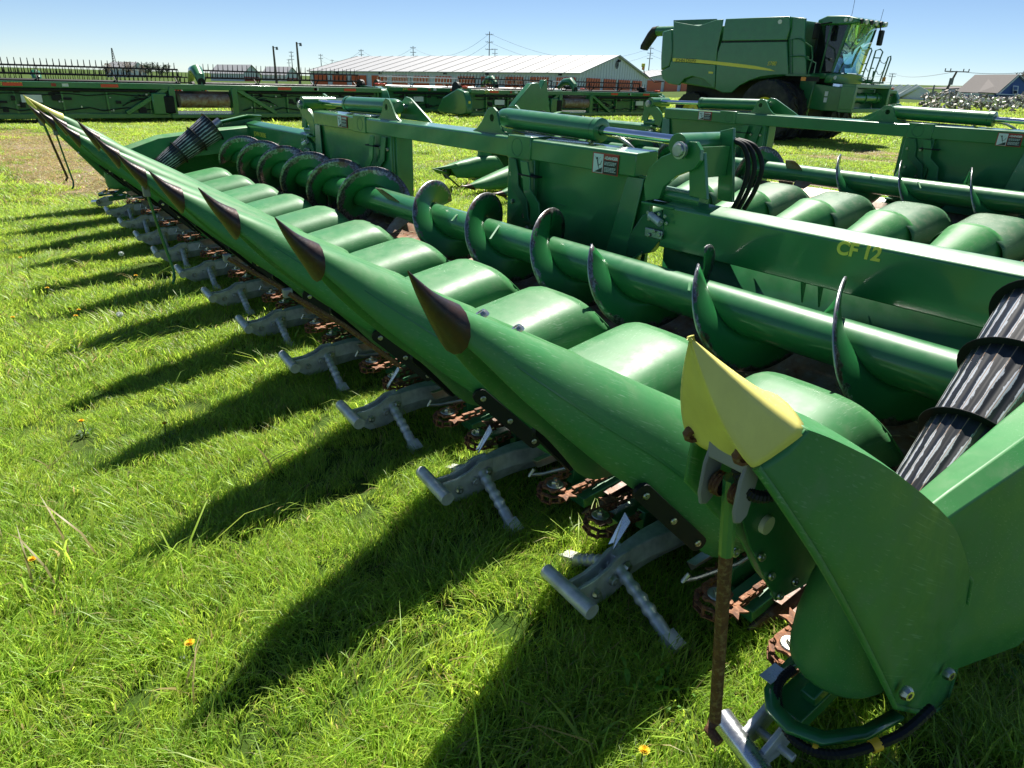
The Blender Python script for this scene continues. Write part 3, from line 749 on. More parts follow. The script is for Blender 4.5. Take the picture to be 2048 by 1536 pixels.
def end_divider(parent, mirror_x=None, near=True):
    """end divider built at the x=0 end; mirror_x mirrors it to the other end"""
    def T(p): return (2*mirror_x-p[0], p[1], p[2]) if mirror_x is not None else tuple(p)
    def A(px, py, X): return T(AX(px, py, X))
    # outer shell: rows from tip to rear, columns inner bottom -> crest -> outer shoulder -> outer bottom
    rows = [
        [(.00, .30, .93), (.00, .29, 1.03), (-.03, .27, 1.10), (-.10, .25, 1.115), tuple(AX(1612, 858, -.19)), tuple(AX(1565, 900, -.185)), tuple(AX(1512, 934, -.18))],
        [(.01, .17, .80), (.01, .15, .95), (-.03, .12, 1.035), (-.10, .10, 1.045), tuple(AX(1680, 885, -.21)), tuple(AX(1650, 960, -.215)), tuple(AX(1565, 1010, -.205))],
        [(.03, .02, .66), (.03, 0, .86), (-.03, -.02, .955), (-.12, -.05, .955), tuple(AX(1790, 945, -.235)), tuple(AX(1745, 1060, -.25)), tuple(AX(1640, 1125, -.235))],
        [(.06, -.12, .50), (.06, -.16, .75), (-.01, -.19, .86), (-.13, -.20, .86), tuple(AX(1895, 1035, -.25)), tuple(AX(1820, 1170, -.275)), tuple(AX(1710, 1250, -.265))],
        [(.08, -.24, .38), (.08, -.31, .66), (.0, -.33, .765), (-.15, -.315, .745), tuple(AX(1928, 1100, -.265)), tuple(AX(1868, 1290, -.295)), tuple(AX(1765, 1360, -.29))],
        [(.10, -.33, .28), (.10, -.40, .54), (.02, -.42, .68), (-.15, -.385, .665), tuple(AX(1942, 1160, -.275)), tuple(AX(1890, 1408, -.30)), tuple(AX(1790, 1413, -.30))]]
    def cr(arr, m):
        arr = [np.array(a, float) for a in arr]; out = []; n = len(arr)
        for i in range(n-1):
            p0, p1, p2, p3 = arr[max(i-1, 0)], arr[i], arr[i+1], arr[min(i+2, n-1)]
            for j in range(m):
                t = j/m; out.append(.5*((2*p1)+(-p0+p2)*t+(2*p0-5*p1+4*p2-p3)*t*t+(-p0+3*p1-3*p2+p3)*t**3))
        out.append(arr[-1]); return out
    rows2 = cr([np.array(r) for r in rows], 4)
    rows3 = [list(cr(list(r)[:5], 4))[:-1]+cr(list(r)[4:], 3) for r in rows2]
    b = MB(); b.loft([[T(p) for p in r] for r in rows3], False)
    s = b.build('end_divider_snout', 'poly', parent, smooth=32); mods(s, 0, .008)
    MB().path([T(r[-1]) for r in rows3]+[T(p) for p in rows3[-1][::-1][1:]], .0065, 8).build('rolled_edge', 'poly', s, smooth=60)
    # yellow cap: grid rows tip -> base
    tip = np.array(AX(1380, 673, -.105))
    base = [np.array((.02, .17, 1.03)), np.array((-.01, .155, 1.075)), np.array((-.07, .165, 1.098)), np.array(AX(1612, 852, -.180)), np.array(AX(1600, 875, -.190)), np.array(AX(1512, 937, -.188)), np.array(AX(1500, 928, -.178)), np.array(AX(1488, 914, -.160)), np.array(AX(1470, 924, -.140)), np.array(AX(1425, 905, -.098)), np.array(AX(1398, 893, -.06)), np.array(AX(1372, 868, -.03))]
    mid = [np.array((-.02, .28, 1.09)), np.array((-.045, .27, 1.135)), np.array((-.08, .275, 1.15)), np.array(AX(1500, 772, -.145)), np.array(AX(1496, 790, -.154)), np.array(AX(1455, 850, -.158)), np.array(AX(1442, 842, -.152)), np.array(AX(1432, 834, -.140)), np.array(AX(1420, 830, -.124)), np.array(AX(1395, 815, -.085)), np.array(AX(1378, 808, -.06)), np.array(AX(1361, 790, -.035))]
    b = MB(); R_ = []; mid = cr(mid, 3); base = cr(base, 3)
    for t in (0.0, .06, .12, .2, .3, .4, .5, .6, .7, .78, .85, .92, 1.0):
        row = []
        for m_, e in zip(mid, base):
            c = tip*(1-t)**2+2*(m_*2-.5*tip-.5*e)*t*(1-t)+e*t*t if True else e
            row.append(T(c))
        R_.append(row)
    G_ = np.array(R_)
    for it in range(2):
        H_ = G_.copy(); H_[1:-1, 1:-1] = .5*G_[1:-1, 1:-1]+.25*(G_[1:-1, :-2]+G_[1:-1, 2:]); H_[-1, 1:-1] = .5*G_[-1, 1:-1]+.25*(G_[-1, :-2]+G_[-1, 2:]); G_ = H_
    b.loft([[tuple(p) for p in r] for r in G_], False)
    y = b.build('yellow_cap', 'yellow', s, smooth=178); mods(y, 0, .006)
    for q, xx in (((1484, 910), -.165), ((1384, 866), -.045)):
        p = A(*q, xx); align(put('cap_bolt', bolt_mesh(.016, .012, 'rust_rod'), s, p), (-.75, .6, -.1) if mirror_x is None else (.75, .6, -.1))
    # inner flange plate below the cap with its bolts
    b = MB(); poly = [(1470, 985), (1560, 905), (1625, 1010), (1640, 1160), (1618, 1165), (1552, 1202), (1500, 1090)]
    b.plate([A(*p, .0) for p in poly], (.005, 0, 0)); b.build('inner_flange', 'paint_dk', s)
    for q in ((1523, 1114), (1543, 1152), (1590, 1163), (1560, 1192), (1470, 1105)):
        align(put('bolt', ME_BOLT, s, A(*q, -.006)), (-1, .3, .2))
    bb = MB(); bb.tube(A(1538, 1052, -.012), tuple(np.array(A(1538, 1052, -.012))+np.array((.02, 0, 0))), .022, n=20); bb.build('emblem_badge', 'cream', s)
    # clevis and hanging stand
    top = np.array(A(1462, 955, -.13)); foot = np.array(A(1430, 1440, -.12))
    b = MB()
    for dx in (-.030, .030):
        poly = [(top[0]+dx, top[1]+dy, top[2]+dz) for dy, dz in ((-.025, .045), (.022, .045), (.030, .02), (.032, -.035), (.024, -.058), (.008, -.064), (-.008, -.055), (-.014, -.02))]
        b.plate(poly, (.006 if dx > 0 else -.006, 0, 0))
    b.box(top+np.array((0, .018, .045)), (.07, .012, .03)); b.box(top+np.array((0, -.02, .06)), (.05, .05, .04)); b.build('clevis', 'galv', s, bev=.003)
    b = MB()
    for dx in (-.018, .018):
        for i in range(3): b.lathe([(.018, -.003), (.021, 0), (.018, .003)], top+np.array((dx+(i-1)*.006, .0, -.02)), (1, 0, 0), 14)
    b.build('coil_spring', 'rust_rod', s)
    split = top+(foot-top)*.26
    MB().path([top, split], [.013, .013], 10).build('stand_upper', 'paint', s)
    MB().path([split, top+(foot-top)*.92, foot, foot+np.array((.0, .015, -.016)), foot+np.array((-.03, .02, -.022))], [.0125, .0125, .0125, .012, .011], 10).build('stand_rod', 'rust_rod', s)
    hose([top+np.array((-.01, .01, .04)), top+np.array((-.03, .0, -.01)), top+np.array((-.05, -.04, -.02)), top+np.array((-.05, -.07, .02))], .011, 'wiring_sleeve', s, ribs=14)
    # round cover bulb, ring plate and T bar under the divider
    b = MB(); rings = []
    cz = [(.66, .045, .04, -.20), (.62, .075, .075, -.20), (.50, .105, .11, -.205), (.40, .118, .125, -.205), (.31, .120, .125, -.205), (.275, .118, .12, -.205), (.255, .105, .108, -.205), (.245, .07, .07, -.205)]
    for z, rx, ry, yy in cz: rings.append([T((-.135+rx*math.cos(t), yy+.05*(z-.3)-.06+ry*math.sin(t), z)) for t in np.linspace(0, 2*math.pi, 28, endpoint=False)])
    b.loft(rings, True, True); b.build('round_cover', 'poly', parent, smooth=60)
    b = MB(); arc = [(-.30, -.30), (-.275, -.17), (-.22, -.07), (-.15, -.035), (-.085, -.05), (-.045, -.10), (-.03, -.17), (-.02, -.30)]
    inn = [(-.27, -.30), (-.25, -.19), (-.205, -.105), (-.15, -.075), (-.10, -.085), (-.07, -.13), (-.058, -.19), (-.05, -.30)]
    vs = [T((x, y_, .205)) for x, y_ in arc]+[T((x, y_, .205)) for x, y_ in inn]; n = len(arc)
    b.add(vs, [(i, i+1, n+i+1, n+i) for i in range(n-1)]); rg = b.build('ring_plate', 'paint', parent); mods(rg, 0, .012)
    MB().box(T((-.035, -.15, .213)), (.035, .07, .002)).build('silver_sticker', 'tape', rg)
    hose([T(p) for p in ((-.06, -.20, .22), (-.06, -.14, .205), (-.10, -.085, .19), (-.17, -.05, .175), (-.25, -.08, .19), (-.32, -.20, .23), (-.34, -.32, .26))], .0125, 'wiring_sleeve', parent, ribs=18)
    MB().tube(T((-.295, -.145, .212)), T((-.303, -.165, .217)), .0145, n=12).build('yellow_band', 'yband', parent)
    MB().tube(T((-.205, -.062, .18)), T((-.216, -.066, .181)), .0145, n=12).build('yellow_band', 'yband', parent)
    b = MB(); b.tube(T((.0, -.005, .125)), T((-.150, .030, .105)), .030, .027, 18); b.build('end_bar', 'alu_worn', parent)
    b = MB()
    for dx in (-.03, .03): b.plate([T((-.10+dx, y_, z)) for y_, z in ((.0, .07), (.0, .13), (-.10, .17), (-.16, .15), (-.16, .09), (-.08, .06))], (.014 if mirror_x is None else -.014, 0, 0))
    b.tube(T((-.17, -.07, .10)), T((-.04, -.07, .10)), .012, n=8); b.build('end_knuckle', 'alu', parent, bev=.003)
    b = MB(); b.beam(T((-.10, -.12, .14)), T((-.10, -.60, .18)), .09, .05); b.beam(T((-.12, -.18, .18)), T((-.14, -.5, .3)), .04, .04); b.build('end_frame', 'paint', parent, bev=.004)
    # end shield behind the divider
    sh = [[(-.06, -.30, .50), (-.12, -.30, .66), (-.18, -.30, .70), (-.215, -.30, .68), (-.225, -.36, .40), (-.24, -.38, .33), (-.24, -.38, .20)], [(-.06, -.46, .50), (-.13, -.46, .69), (-.195, -.46, .735), (-.235, -.46, .71), (-.262, -.50, .40), (-.295, -.52, .33), (-.295, -.52, .20)],
          [(-.06, -.80, .56), (-.16, -.80, .80), (-.25, -.80, .835), (-.295, -.80, .80), (-.335, -.80, .42), (-.375, -.80, .34), (-.375, -.80, .20)],
          [(-.06, -1.30, .60), (-.16, -1.30, .86), (-.26, -1.30, .885), (-.31, -1.30, .85), (-.345, -1.30, .42), (-.385, -1.30, .34), (-.385, -1.30, .18)],
          [(-.06, -2.1, .66), (-.16, -2.1, .93), (-.26, -2.1, .955), (-.31, -2.1, .92), (-.345, -2.1, .42), (-.385, -2.1, .34), (-.385, -2.1, .16)]]
    b = MB(); b.loft([[T(p) for p in r] for r in sh], False); o = b.build('end_shield', 'poly', parent, smooth=35); mods(o, .012, .01)
    for q in ((1808, 1383), (1893, 1345)):
        align(put('bolt', ME_BOLT_L, s, A(*q, -.31)), (-1 if mirror_x is None else 1, .3, .1))
    # striped cone
    x0 = -.06; a0 = Vector(T((x0, -.74, .475))); a1 = Vector(T((x0, -1.42, .93))); d = (a1-a0); L = d.length; d.normalize()
    u = Vector((1, 0, 0)); w = d.cross(u).normalized(); b = MB(); rows = []; sa = []; bd = []
    NA, NL = 192, 40; ridges = 24
    for i in range(NL+1):
        t = i/NL; r = .098+.062*t; row = []
        for k in range(NA):
            a_ = 2*math.pi*k/NA; ph = (k % (NA//ridges))/(NA//ridges); q = 1-abs(2*ph-1) if False else min(ph, 1-ph)*2
            rr = r+.004*(1-q); row.append(a0+d*L*t+u*math.cos(a_)*rr+w*math.sin(a_)*rr); sa.append(q)
            tt = (t*3) % 1.0; bd.append(.19+.62*tt*0+(.9*max(0, .18-tt)/.18 if tt < .18 else 0)+(.55*max(0, tt-.72)/.28)*1.0+.25*max(0, .6-tt) if t < .97 else .6)
        rows.append(row)
    b.loft(rows, True); b.att['strip'] = sa; b.att['band'] = bd
    cn = b.build('striped_cone', 'cone', parent, smooth=60)
    for t in (0.0, .36, .70, 1.0):
        r = .098+.062*t; o_ = a0+d*L*t
        MB().lathe([(r*.9, -.002), (r+.028, -.002), (r+.029, 0), (r+.028, .002), (r*.9, .002)], o_, d, 40).build('cone_flange', 'black', cn)
    b = MB(); b.tube(a1, a1+d*.12, .05, n=16); b.build('cone_drive', 'steel', cn)
    return s

def corn_head(root, angles, stands, worn=False, detail=True):
    # dividers
    for k in range(1, 12):
        sn = snout(root, k, angles[k], detail=detail)
        hd = put('hood', ME_HOODW if worn else ME_HOOD, root, (XK(k), 0, 0)); mods(hd, 0, .006)
        arm(root, k, *ARMJ.get(k, (0, 0, 0)))
        if k in stands:
            mode = stands[k]
            if mode == 'down':
                t = Vector((0, .41-PIV[0], 1.0-PIV[1]))
                MB().box(t, (.035, .035, .06)).build('stand_bracket', 'galv', sn, bev=.004)
                MB().path([t, t+Vector((.01, -.03, -.25)), t+Vector((.02, -.06, -.46)), t+Vector((-.01, -.05, -.50)), t+Vector((-.05, -.03, -.515))], .008, 8).build('stand_rod', 'paint_dk', sn)
            else:
                t = Vector((-.10, .28-PIV[0], .80-PIV[1]))
                MB().box(t+Vector((-.03, .0, 0)), (.03, .035, .035)).build('stand_bracket', 'galv', sn, bev=.004)
                MB().path([t+Vector((-.04, .0, 0)), t+Vector((-.08, -.2, -.16)), t+Vector((-.14, -.42, -.38))], .011, 8).build('stand_rod', 'rust_rod', sn)
    for i in range(12): row_unit(root, i, i in (1, 2, 3))
    end_divider(root); end_divider(root, mirror_x=4.42)
    # trough floor and gearbox rail
    dk = 'pale_deck' if worn else 'deck'
    b = MB(); b.loft([[(-.25, y, z), (9.05, y, z)] for y, z in ((-1.22, .155), (-1.35, .185), (-1.45, .235), (-1.60, .275), (-1.75, .265), (-1.88, .31), (-1.95, .42))], False)
    o = b.build('auger_trough', dk, root); mods(o, 0, .01)
    db = MB(); r_ = np.random.default_rng(3)
    for i in range(420):
        xx = r_.uniform(-.1, 2.2) if i < 300 else r_.uniform(2.2, 8.8); yy = r_.uniform(-1.9, -1.25); zz = .165+.13*max(0, min(1, (-1.25-yy)/.4))+.02; a_ = r_.uniform(0, 3.14); L = r_.uniform(.01, .07)
        db.beam((xx, yy, zz), (xx+math.cos(a_)*L, yy+math.sin(a_)*L*.6, zz+r_.uniform(0, .012)), .006, .004)
    o = db.build('corn_trash', 'straw', root, smooth=0); o['kind'] = 'stuff'
    MB().box((4.42, -1.70, .16), (9.2, .22, .14)).build('toolbar', 'paint_dk', root, bev=.01)
    # auger
    tube = MB().tube((.02, AY0, AZ0), (8.86, AY0, AZ0), Ar, n=36).build('auger_tube', 'paint', root, smooth=60)
    for nm, fl, w in (('auger_flight', flight(.722, -.9, 1.05, -1, .69), 0), ('auger_flight', flight(1.426, -.87, .02, -1, .69), 0), ('auger_flight', flight(2.607, -.02, .80, -1), 0), ('auger_flight', flight(3.293, -1.2, .98, -1), 0),
                       ('auger_flight', flight(4.95, -.35, 1.5, 1), 1), ('auger_flight', flight(5.604+.70, -.48, 3.3, 1), 1)):
        if not w and not worn: rimless(fl, .70)
        f_ = fl.build(nm, 'flight', tube, smooth=60); mods(f_, 0, .006)
        if not w:
            rimp = [fl.v[i] for i in range(5, len(fl.v), 6)]
            MB().path(rimp, .0045, 6).build('flight_edge', 'steel', tube, smooth=60)
    b = MB()
    for x, ph in ((4.30, 2.2), (4.45, .9), (4.62, 3.6)):
        c, s_ = math.cos(ph), math.sin(ph); pts = []
        for i in range(9):
            q = i/8; wd = .10*(1-.5*q*q); pts.append((q, wd))
        poly = [(x-w_, AY0+s_*(Ar+.16*q), AZ0+c*(Ar+.16*q)) for q, w_ in pts]+[(x+w_, AY0+s_*(Ar+.16*q), AZ0+c*(Ar+.16*q)) for q, w_ in pts[::-1]]
        b.plate(poly, (0, c*.006, -s_*.006))
    b.build('auger_paddle', 'deck', tube)
    b = MB()
    for x, y, z in ((1.45, .19, .17), (3.05, .2, .12), (3.55, .17, .15)): b.beam((x, AY0+.06, AZ0+.09), (x-.10, AY0+y, AZ0+z-.08), .012, .004)
    b.build('flight_brace', 'paint', tube)
    # near and far wings
    for side in (0, 1):
        def mx(x): return x if side == 0 else 9.08-x
        x0, x1 = mx(-.16), mx(1.98)
        prof = [(-1.90, .725), (-1.90, .952), (-1.91, .962), (-2.02, .990), (-2.03, .98), (-2.03, .76), (-1.98, .725)]
        b = MB(); b.loft([[(x0, y, z) for y, z in prof], [(x1, y, z) for y, z in prof]], True, True); wb = b.build('wing_beam', 'paint', root, bev=.006)
        sheet = [(-1.955, .74), (-1.965, .42), (-1.93, .25)]
        b = MB(); b.loft([[(x0, y, z) for y, z in sheet], [(x1, y, z) for y, z in sheet]], False); o = b.build('wing_back_sheet', 'paint_dk', root, smooth=20); mods(o, 0, .008)
        for x in (.98, 1.07):
            MB().plate([(mx(x), -1.903, .735), (mx(x), -1.955, .735), (mx(x), -1.957, .60)], (.008, 0, 0)).build('gusset', 'paint', root)
        MB().plate([(mx(1.02), -1.955, .56), (mx(1.92), -1.955, .59), (mx(1.92), -1.87, .555), (mx(1.08), -1.87, .53)], (0, .004, .006)).build('stripper_shelf', 'paint', root, bev=.003)
        for x, z in ((.87, .52), (.89, .44), (.30, .5)): align(put('bolt', ME_BOLT_L, root, (mx(x), -1.958, z)), (0, 1, 0))
        # end plate
        xe = mx(-.10)
        MB().plate([(xe, -2.13, 1.02), (xe, -1.95, 1.03), (xe, -1.36, .90), (xe, -1.30, .62), (xe, -1.42, .22), (xe, -2.0, .22), (xe, -2.13, .7)], (.008 if side else -.008, 0, 0)).build('end_plate', 'paint', root)
        MB().plate([(xe-.05, -2.13, 1.035), (xe-.05, -1.95, 1.045), (xe-.05, -1.34, .915), (xe+.05, -1.34, .915), (xe+.05, -1.95, 1.045), (xe+.05, -2.13, 1.035)], (0, 0, .014)).build('end_plate_cap', 'paint', root, bev=.004)
        # hinge casting with bolts at the inner end of the wing
        b = MB(); px0 = [(1285, 430), (1322, 420), (1328, 470), (1300, 505), (1238, 520), (1265, 460)]
        pts = [AY(x, y, -1.895) for x, y in px0]; pts = [(mx(p[0]), p[1], p[2]) for p in pts]
        b.plate(pts, (0, -.05, 0)); b.build('hinge_plate', 'paint_dk', root, bev=.004)
        b = MB(); p = AY(1312, 436, -1.88); b.tube((mx(p[0]+.04), -1.875, p[2]+.012), (mx(p[0]-.05), -1.865, p[2]-.02), .022, n=14); b.build('latch_cylinder', 'alu', root)
        p = AY(1308, 467, -1.885); MB().box((mx(p[0]), -1.882, p[2]), (.13, .01, .05)).build('latch_plate', 'steel', root, bev=.004)
        for q in ((1296, 425), (1298, 438), (1318, 428), (1330, 433), (1322, 445), (1333, 447), (1297, 470), (1308, 462), (1318, 470)):
            p = AY(*q, -1.868); align(put('bolt', ME_BOLT, root, (mx(p[0]), -1.868, p[2])), (0, 1, 0))
    b = text('lettering', 'CF 12', 'letter', root, AY(1671, 506, -1.8985), (-1, 0, .02), (0, 0, 1), .083, .0012, bold=.003, shear=.05)
    text('lettering', 'JOHN DEERE', 'letter', root, (8.80, -1.893, .83), (-1, 0, 0), (0, 0, 1), .075, .0015)
    # centre section
    prof = [(-1.90, 1.085), (-1.90, 1.205), (-1.91, 1.215), (-2.08, 1.225), (-2.09, 1.215), (-2.09, 1.085)]
    b = MB(); b.loft([[(2.22, y, z) for y, z in prof], [(6.86, y, z) for y, z in prof]], True, True); b.build('centre_beam', 'paint', root, bev=.006)
    for x0, x1 in ((3.18, 3.44), (5.64, 5.90)):
        MB().box(((x0+x1)/2, -1.99, 1.155), (x1-x0, .196, .152)).build('beam_collar', 'paint', root, bev=.006)
        b = MB(); b.lathe([(.052, 0), (.055, .003), (.061, .003), (.064, 0)], ((x0+x1)/2+(.02 if x0 < 4 else -.02), -1.893, 1.155), (0, 1, 0), 28); b.build('embossed_ring', 'paint_dk', root)
    for x0, x1 in ((2.12, 3.50), (5.16, 6.96)):
        b = MB(); b.box(((x0+x1)/2, -1.965, .72), (x1-x0, .03, .74)); o = b.build('centre_back_sheet', 'paint', root, bev=.004)
        MB().plate([(x0, -1.945, .43), (x1, -1.945, .43), (x1, -1.84, .385), (x0, -1.84, .385)], (0, 0, .008)).build('centre_shelf', 'paint', root)
        xm = x0+.05 if x0 < 4 else x1-.05
        MB().plate([(xm, -1.94, 1.08), (xm+(.13 if x0 < 4 else -.13), -1.94, 1.08), (xm+(.22 if x0 < 4 else -.22), -1.90, .62), (xm+(.05 if x0 < 4 else -.05), -1.90, .60)], (0, .012, 0)).build('side_brace', 'paint', root, bev=.004)
        b = MB(); c0 = (x0+x1)/2+.12
        for a, c in (((c0-.08, .82), (c0+.08, .82)), ((c0-.08, .58), (c0+.08, .58)), ((c0-.085, .58), (c0-.085, .82)), ((c0+.085, .58), (c0+.085, .82))): b.beam((a[0], -1.9485, a[1]), (c[0], -1.9485, c[1]), .006, .004)
        b.build('access_panel_edge', 'paint_dk', root)
    for xo, s in ((3.46, -1), (5.18, 1)):   # posts of the feeder opening and their saddle brackets
        MB().box((xo+s*.03, -2.03, .66), (.06, .20, .85)).build('opening_post', 'paint', root, bev=.005)
        MB().box((xo+s*.16, -1.93, .74), (.30, .04, .70)).build('post_face', 'paint', root, bev=.006)
        for zz, xx in ((.97, .06), (.97, .20), (.78, .08), (.70, .22), (.52, .10), (.62, .26)): align(put('bolt', ME_BOLT_L, root, (xo+s*xx, -1.908, zz)), (0, 1, 0))
        for dxx in (0, .17):
            poly = [(.05+dxx, 1.075), (.13+dxx, 1.075), (.16+dxx, .99), (.17+dxx, .90), (.27+dxx, .82), (.29+dxx, .70), (.33+dxx, .66), (.25+dxx*.6, .66), (.22+dxx*.8, .78), (.10+dxx, .87), (.08+dxx, .97)]
            MB().plate([(xo+s*a, -1.895+.03*(dxx > 0), z) for a, z in poly], (0, .012, 0)).build('saddle_bracket', 'paint_dk' if not dxx else 'paint', root, bev=.003)
        MB().box((xo+s*.30, -1.88, .985), (.20, .06, .012)).build('saddle_pad', 'black', root, bev=.004)
        MB().box((xo+s*.14, -1.90, .43), (.34, .10, .02)).build('post_foot', 'paint', root, bev=.004)
    b = MB(); b.box((4.32, -2.05, .30), (1.75, .12, .12)); b.build('lower_sill', 'paint_dk', root, bev=.006)
    decal(root, 2.35, 2.57, 1.072, 1.192, -1.897); decal(root, 6.03, 6.25, 1.098, 1.208, -1.897)
    # cylinders, lugs and fold linkage on both sides
    CM = 4.54
    for side in (0, 1):
        def mx(x): return x if side == 0 else 2*CM-x
        cylinder(root, mx(3.73), mx(2.70), mx(1.98), -2.08, 1.322, 1.292)
        for yy in (-1.985, -2.19):
            poly = [(3.99, 1.215), (3.92, 1.24), (3.86, 1.29), (3.82, 1.345), (3.78, 1.385), (3.72, 1.395), (3.675, 1.37), (3.66, 1.33), (3.64, 1.28), (3.60, 1.24), (3.53, 1.215)]
            if yy < -2.1: poly = [(4.16, 1.215), (4.10, 1.25), (3.80, 1.40), (3.72, 1.41), (3.66, 1.37), (3.60, 1.215)]
            MB().plate([(mx(x), yy, z) for x, z in poly], (0, .02, 0)).build('cylinder_lug', 'paint', root, bev=.003)
        # cross tube at the rod end
        b = MB(); b.tube((mx(1.93), -1.90, 1.285), (mx(1.93), -2.28, 1.285), .062, n=24); ct = b.build('rod_clevis', 'paint', root, bev=.003)
        b = MB(); b.lathe([(.001, .012), (.030, .012), (.034, .008), (.034, 0), (.046, -.001), (.046, -.02)], (mx(1.90), -1.88, 1.262), (0, 1, 0), 20); b.build('pin_head', 'steel', ct)
        # curved hinge arm
        arm_px = [(1376, 283), (1392, 284), (1401, 300), (1400, 322), (1388, 338), (1352, 352), (1326, 374), (1318, 398), (1290, 402), (1287, 368), (1298, 336), (1322, 314), (1352, 302)]
        pts = [AY(x, y, -1.925) for x, y in arm_px]; b = MB(); b.plate([(mx(p[0]), p[1], p[2]) for p in pts], (0, -.03, 0)); b.build('hinge_arm', 'paint', root, bev=.003)
        for yy, pp in ((-1.955, [(1378, 322), (1408, 305), (1413, 400), (1378, 392)]), (-2.20, [(1440, 262), (1466, 256), (1464, 405), (1434, 400)])):
            pts = [AY(x, y, yy) for x, y in pp]; b = MB(); b.plate([(mx(p[0]), p[1], p[2]) for p in pts], (0, -.025, 0)); b.build('wing_lug', 'paint', root, bev=.003)
        p = AY(1425, 335, -2.08); MB().box((mx(p[0]), -2.08, p[2]+.03), (.02, .23, .16)).build('lug_web', 'paint', root)
        b = MB(); q0 = AY(1300, 405, -1.95); b.tube((mx(q0[0]+.10), -2.0, q0[2]+.06), (mx(q0[0]-.34), -2.0, q0[2]+.05), .045, n=18); b.build('hinge_barrel', 'paint', root)
        b = MB(); q0 = AY(1310, 395, -1.93); b.box((mx(q0[0]-.05), -1.99, q0[2]-.035), (.24, .19, .016)); b.build('hinge_cap', 'paint', root, bev=.004)
    for dx in (0, .035, .075):
        p0 = AY(1466, 285, -2.22); hose([(p0[0]+dx*.3, -2.22-dx, p0[2]+.01), (p0[0]-.06-dx*.3, -2.24-dx, p0[2]-.02), (p0[0]-.10-dx*.5, -2.25-dx, p0[2]-.12), (p0[0]-.09-dx*.4, -2.25-dx, p0[2]-.24), (p0[0]-.05-dx*.3, -2.24-dx, p0[2]-.36)], .014, 'hydraulic_hose', root)
    hose([(2.95, -2.16, 1.18), (2.85, -2.16, 1.26), (2.65, -2.16, 1.27), (2.5, -2.18, 1.2), (2.45, -2.2, 1.1)], .012, 'hydraulic_pipe', root, 'steel')
    return root

ARMJ = {1: (-.0, -.01, .03), 2: (.0, .01, -.02), 3: (-.01, .01, .01), 4: (.01, .0, -.01), 6: (.0, .0, .03), 8: (.0, .01, -.03)}
TIPS = {1: (805, 540), 2: (540, 432), 3: (392, 375), 4: (283, 335.5), 5: (226, 303), 6: (191, 273), 7: (159, 244), 8: (115, 242), 9: (102, 226), 10: (78, 219), 11: (60, 211)}
ANG = {}
ref = math.atan2(1.207-PIV[1], .517-PIV[0])
for k, t in TIPS.items():
    p = AX(*t, XK(k)); ANG[k] = math.atan2(p[2]-PIV[1], p[1]-PIV[0])-ref
head_a = thing('corn_head', 'green folding corn head with raised snouts and CF 12 lettering on its beam', 'corn head', (0, 0, 0), 0, 'corn heads parked on the lawn')
corn_head(head_a, ANG, {5: 'down', 10: 'down', 3: 'fold', 4: 'fold'})

# second corn head, parked behind the first with its snouts lowered: a copy of the first
head_b = copy_tree(head_a, None, (-.4, -5.1, .05))
tag(head_b, 'green corn head with dusty hoods and lowered snouts, parked behind the other corn head', 'corn head', 'corn heads parked on the lawn')
for ch in head_b.children:
    base = ch.name.split('.')[0]
    if base == 'divider_snout': ch.rotation_euler = (-.78, 0, 0)
    if base == 'end_divider_snout':
        R = Euler((-.72, 0, 0)).to_matrix(); pv = Vector((0, PIV[0], PIV[1])); ch.rotation_euler = (-.72, 0, 0); ch.location = pv-R @ pv
    if base == 'hood': ch.data = ME_HOODW
    if base == 'auger_trough':
        ch.data = ch.data.copy(); ch.data.materials.clear(); ch.data.materials.append(M['pale_deck'])
    for g in ch.children:
        if g.name.split('.')[0] == 'yellow_cap':
            g.name = 'divider_cap'; g.data = g.data.copy(); g.data.materials.clear(); g.data.materials.append(M['poly'])

# ------------------------------------------------------------------ combine harvester (front towards -x, right side towards the camera)
cmb = thing('combine_harvester', 'green combine with yellow side stripe, glass cab and dual front tyres', 'combine', (13.0, -20.6, 0))
CO = Vector((13.0, -20.6, 0))
def L_(p): return tuple(Vector(p)-CO)
z5 = lambda a, b_: (1260+a/3.793, 10+b_/3.793)
YS = -19.2
def S(a, b_, Y=YS): return L_(AY(*z5(a, b_), Y))
def panel(name, pts, mat, depth=-.06, Y=YS, bev=.02):
    return MB().plate([S(a, b_, Y) for a, b_ in pts], (0, depth, 0)).build(name, mat, cmb, bev=bev)
# hull core
b = MB(); core = [(17.35, 2.0), (17.4, 3.15), (17.0, 3.3), (12.3, 3.40), (12.2, 1.95), (13.9, 1.75), (15.0, 1.45), (16.9, 1.65)]
b.plate([(x-CO.x, -19.32-CO.y, z) for x, z in core], (0, -2.6, 0)); b.build('hull', 'paint_dk', cmb, bev=.04)
panel('tank_side_panel', [(330, 125), (420, 142), (520, 158), (600, 130), (655, 112), (705, 108), (690, 200), (660, 330), (655, 440), (500, 428), (325, 412)], 'paint')
panel('upper_side_panel', [(725, 105), (960, 95), (1215, 85), (1210, 180), (1190, 266), (940, 270), (697, 273), (708, 190)], 'paint')
panel('main_side_panel', [(690, 284), (940, 280), (1190, 276), (1196, 400), (1200, 530), (1090, 532), (990, 545), (900, 575), (830, 612), (770, 665), (700, 665), (645, 640), (655, 450), (665, 360)], 'paint')
panel('lower_rear_panel', [(310, 425), (500, 440), (650, 452), (640, 638), (610, 610), (560, 565), (470, 540), (410, 560), (370, 610), (290, 595), (245, 560), (232, 500), (300, 470)], 'paint')
panel('front_grille_panel', [(1218, 88), (1335, 100), (1325, 260), (1335, 530), (1205, 530), (1197, 400), (1192, 270), (1212, 180)], 'paint', Y=-19.28)
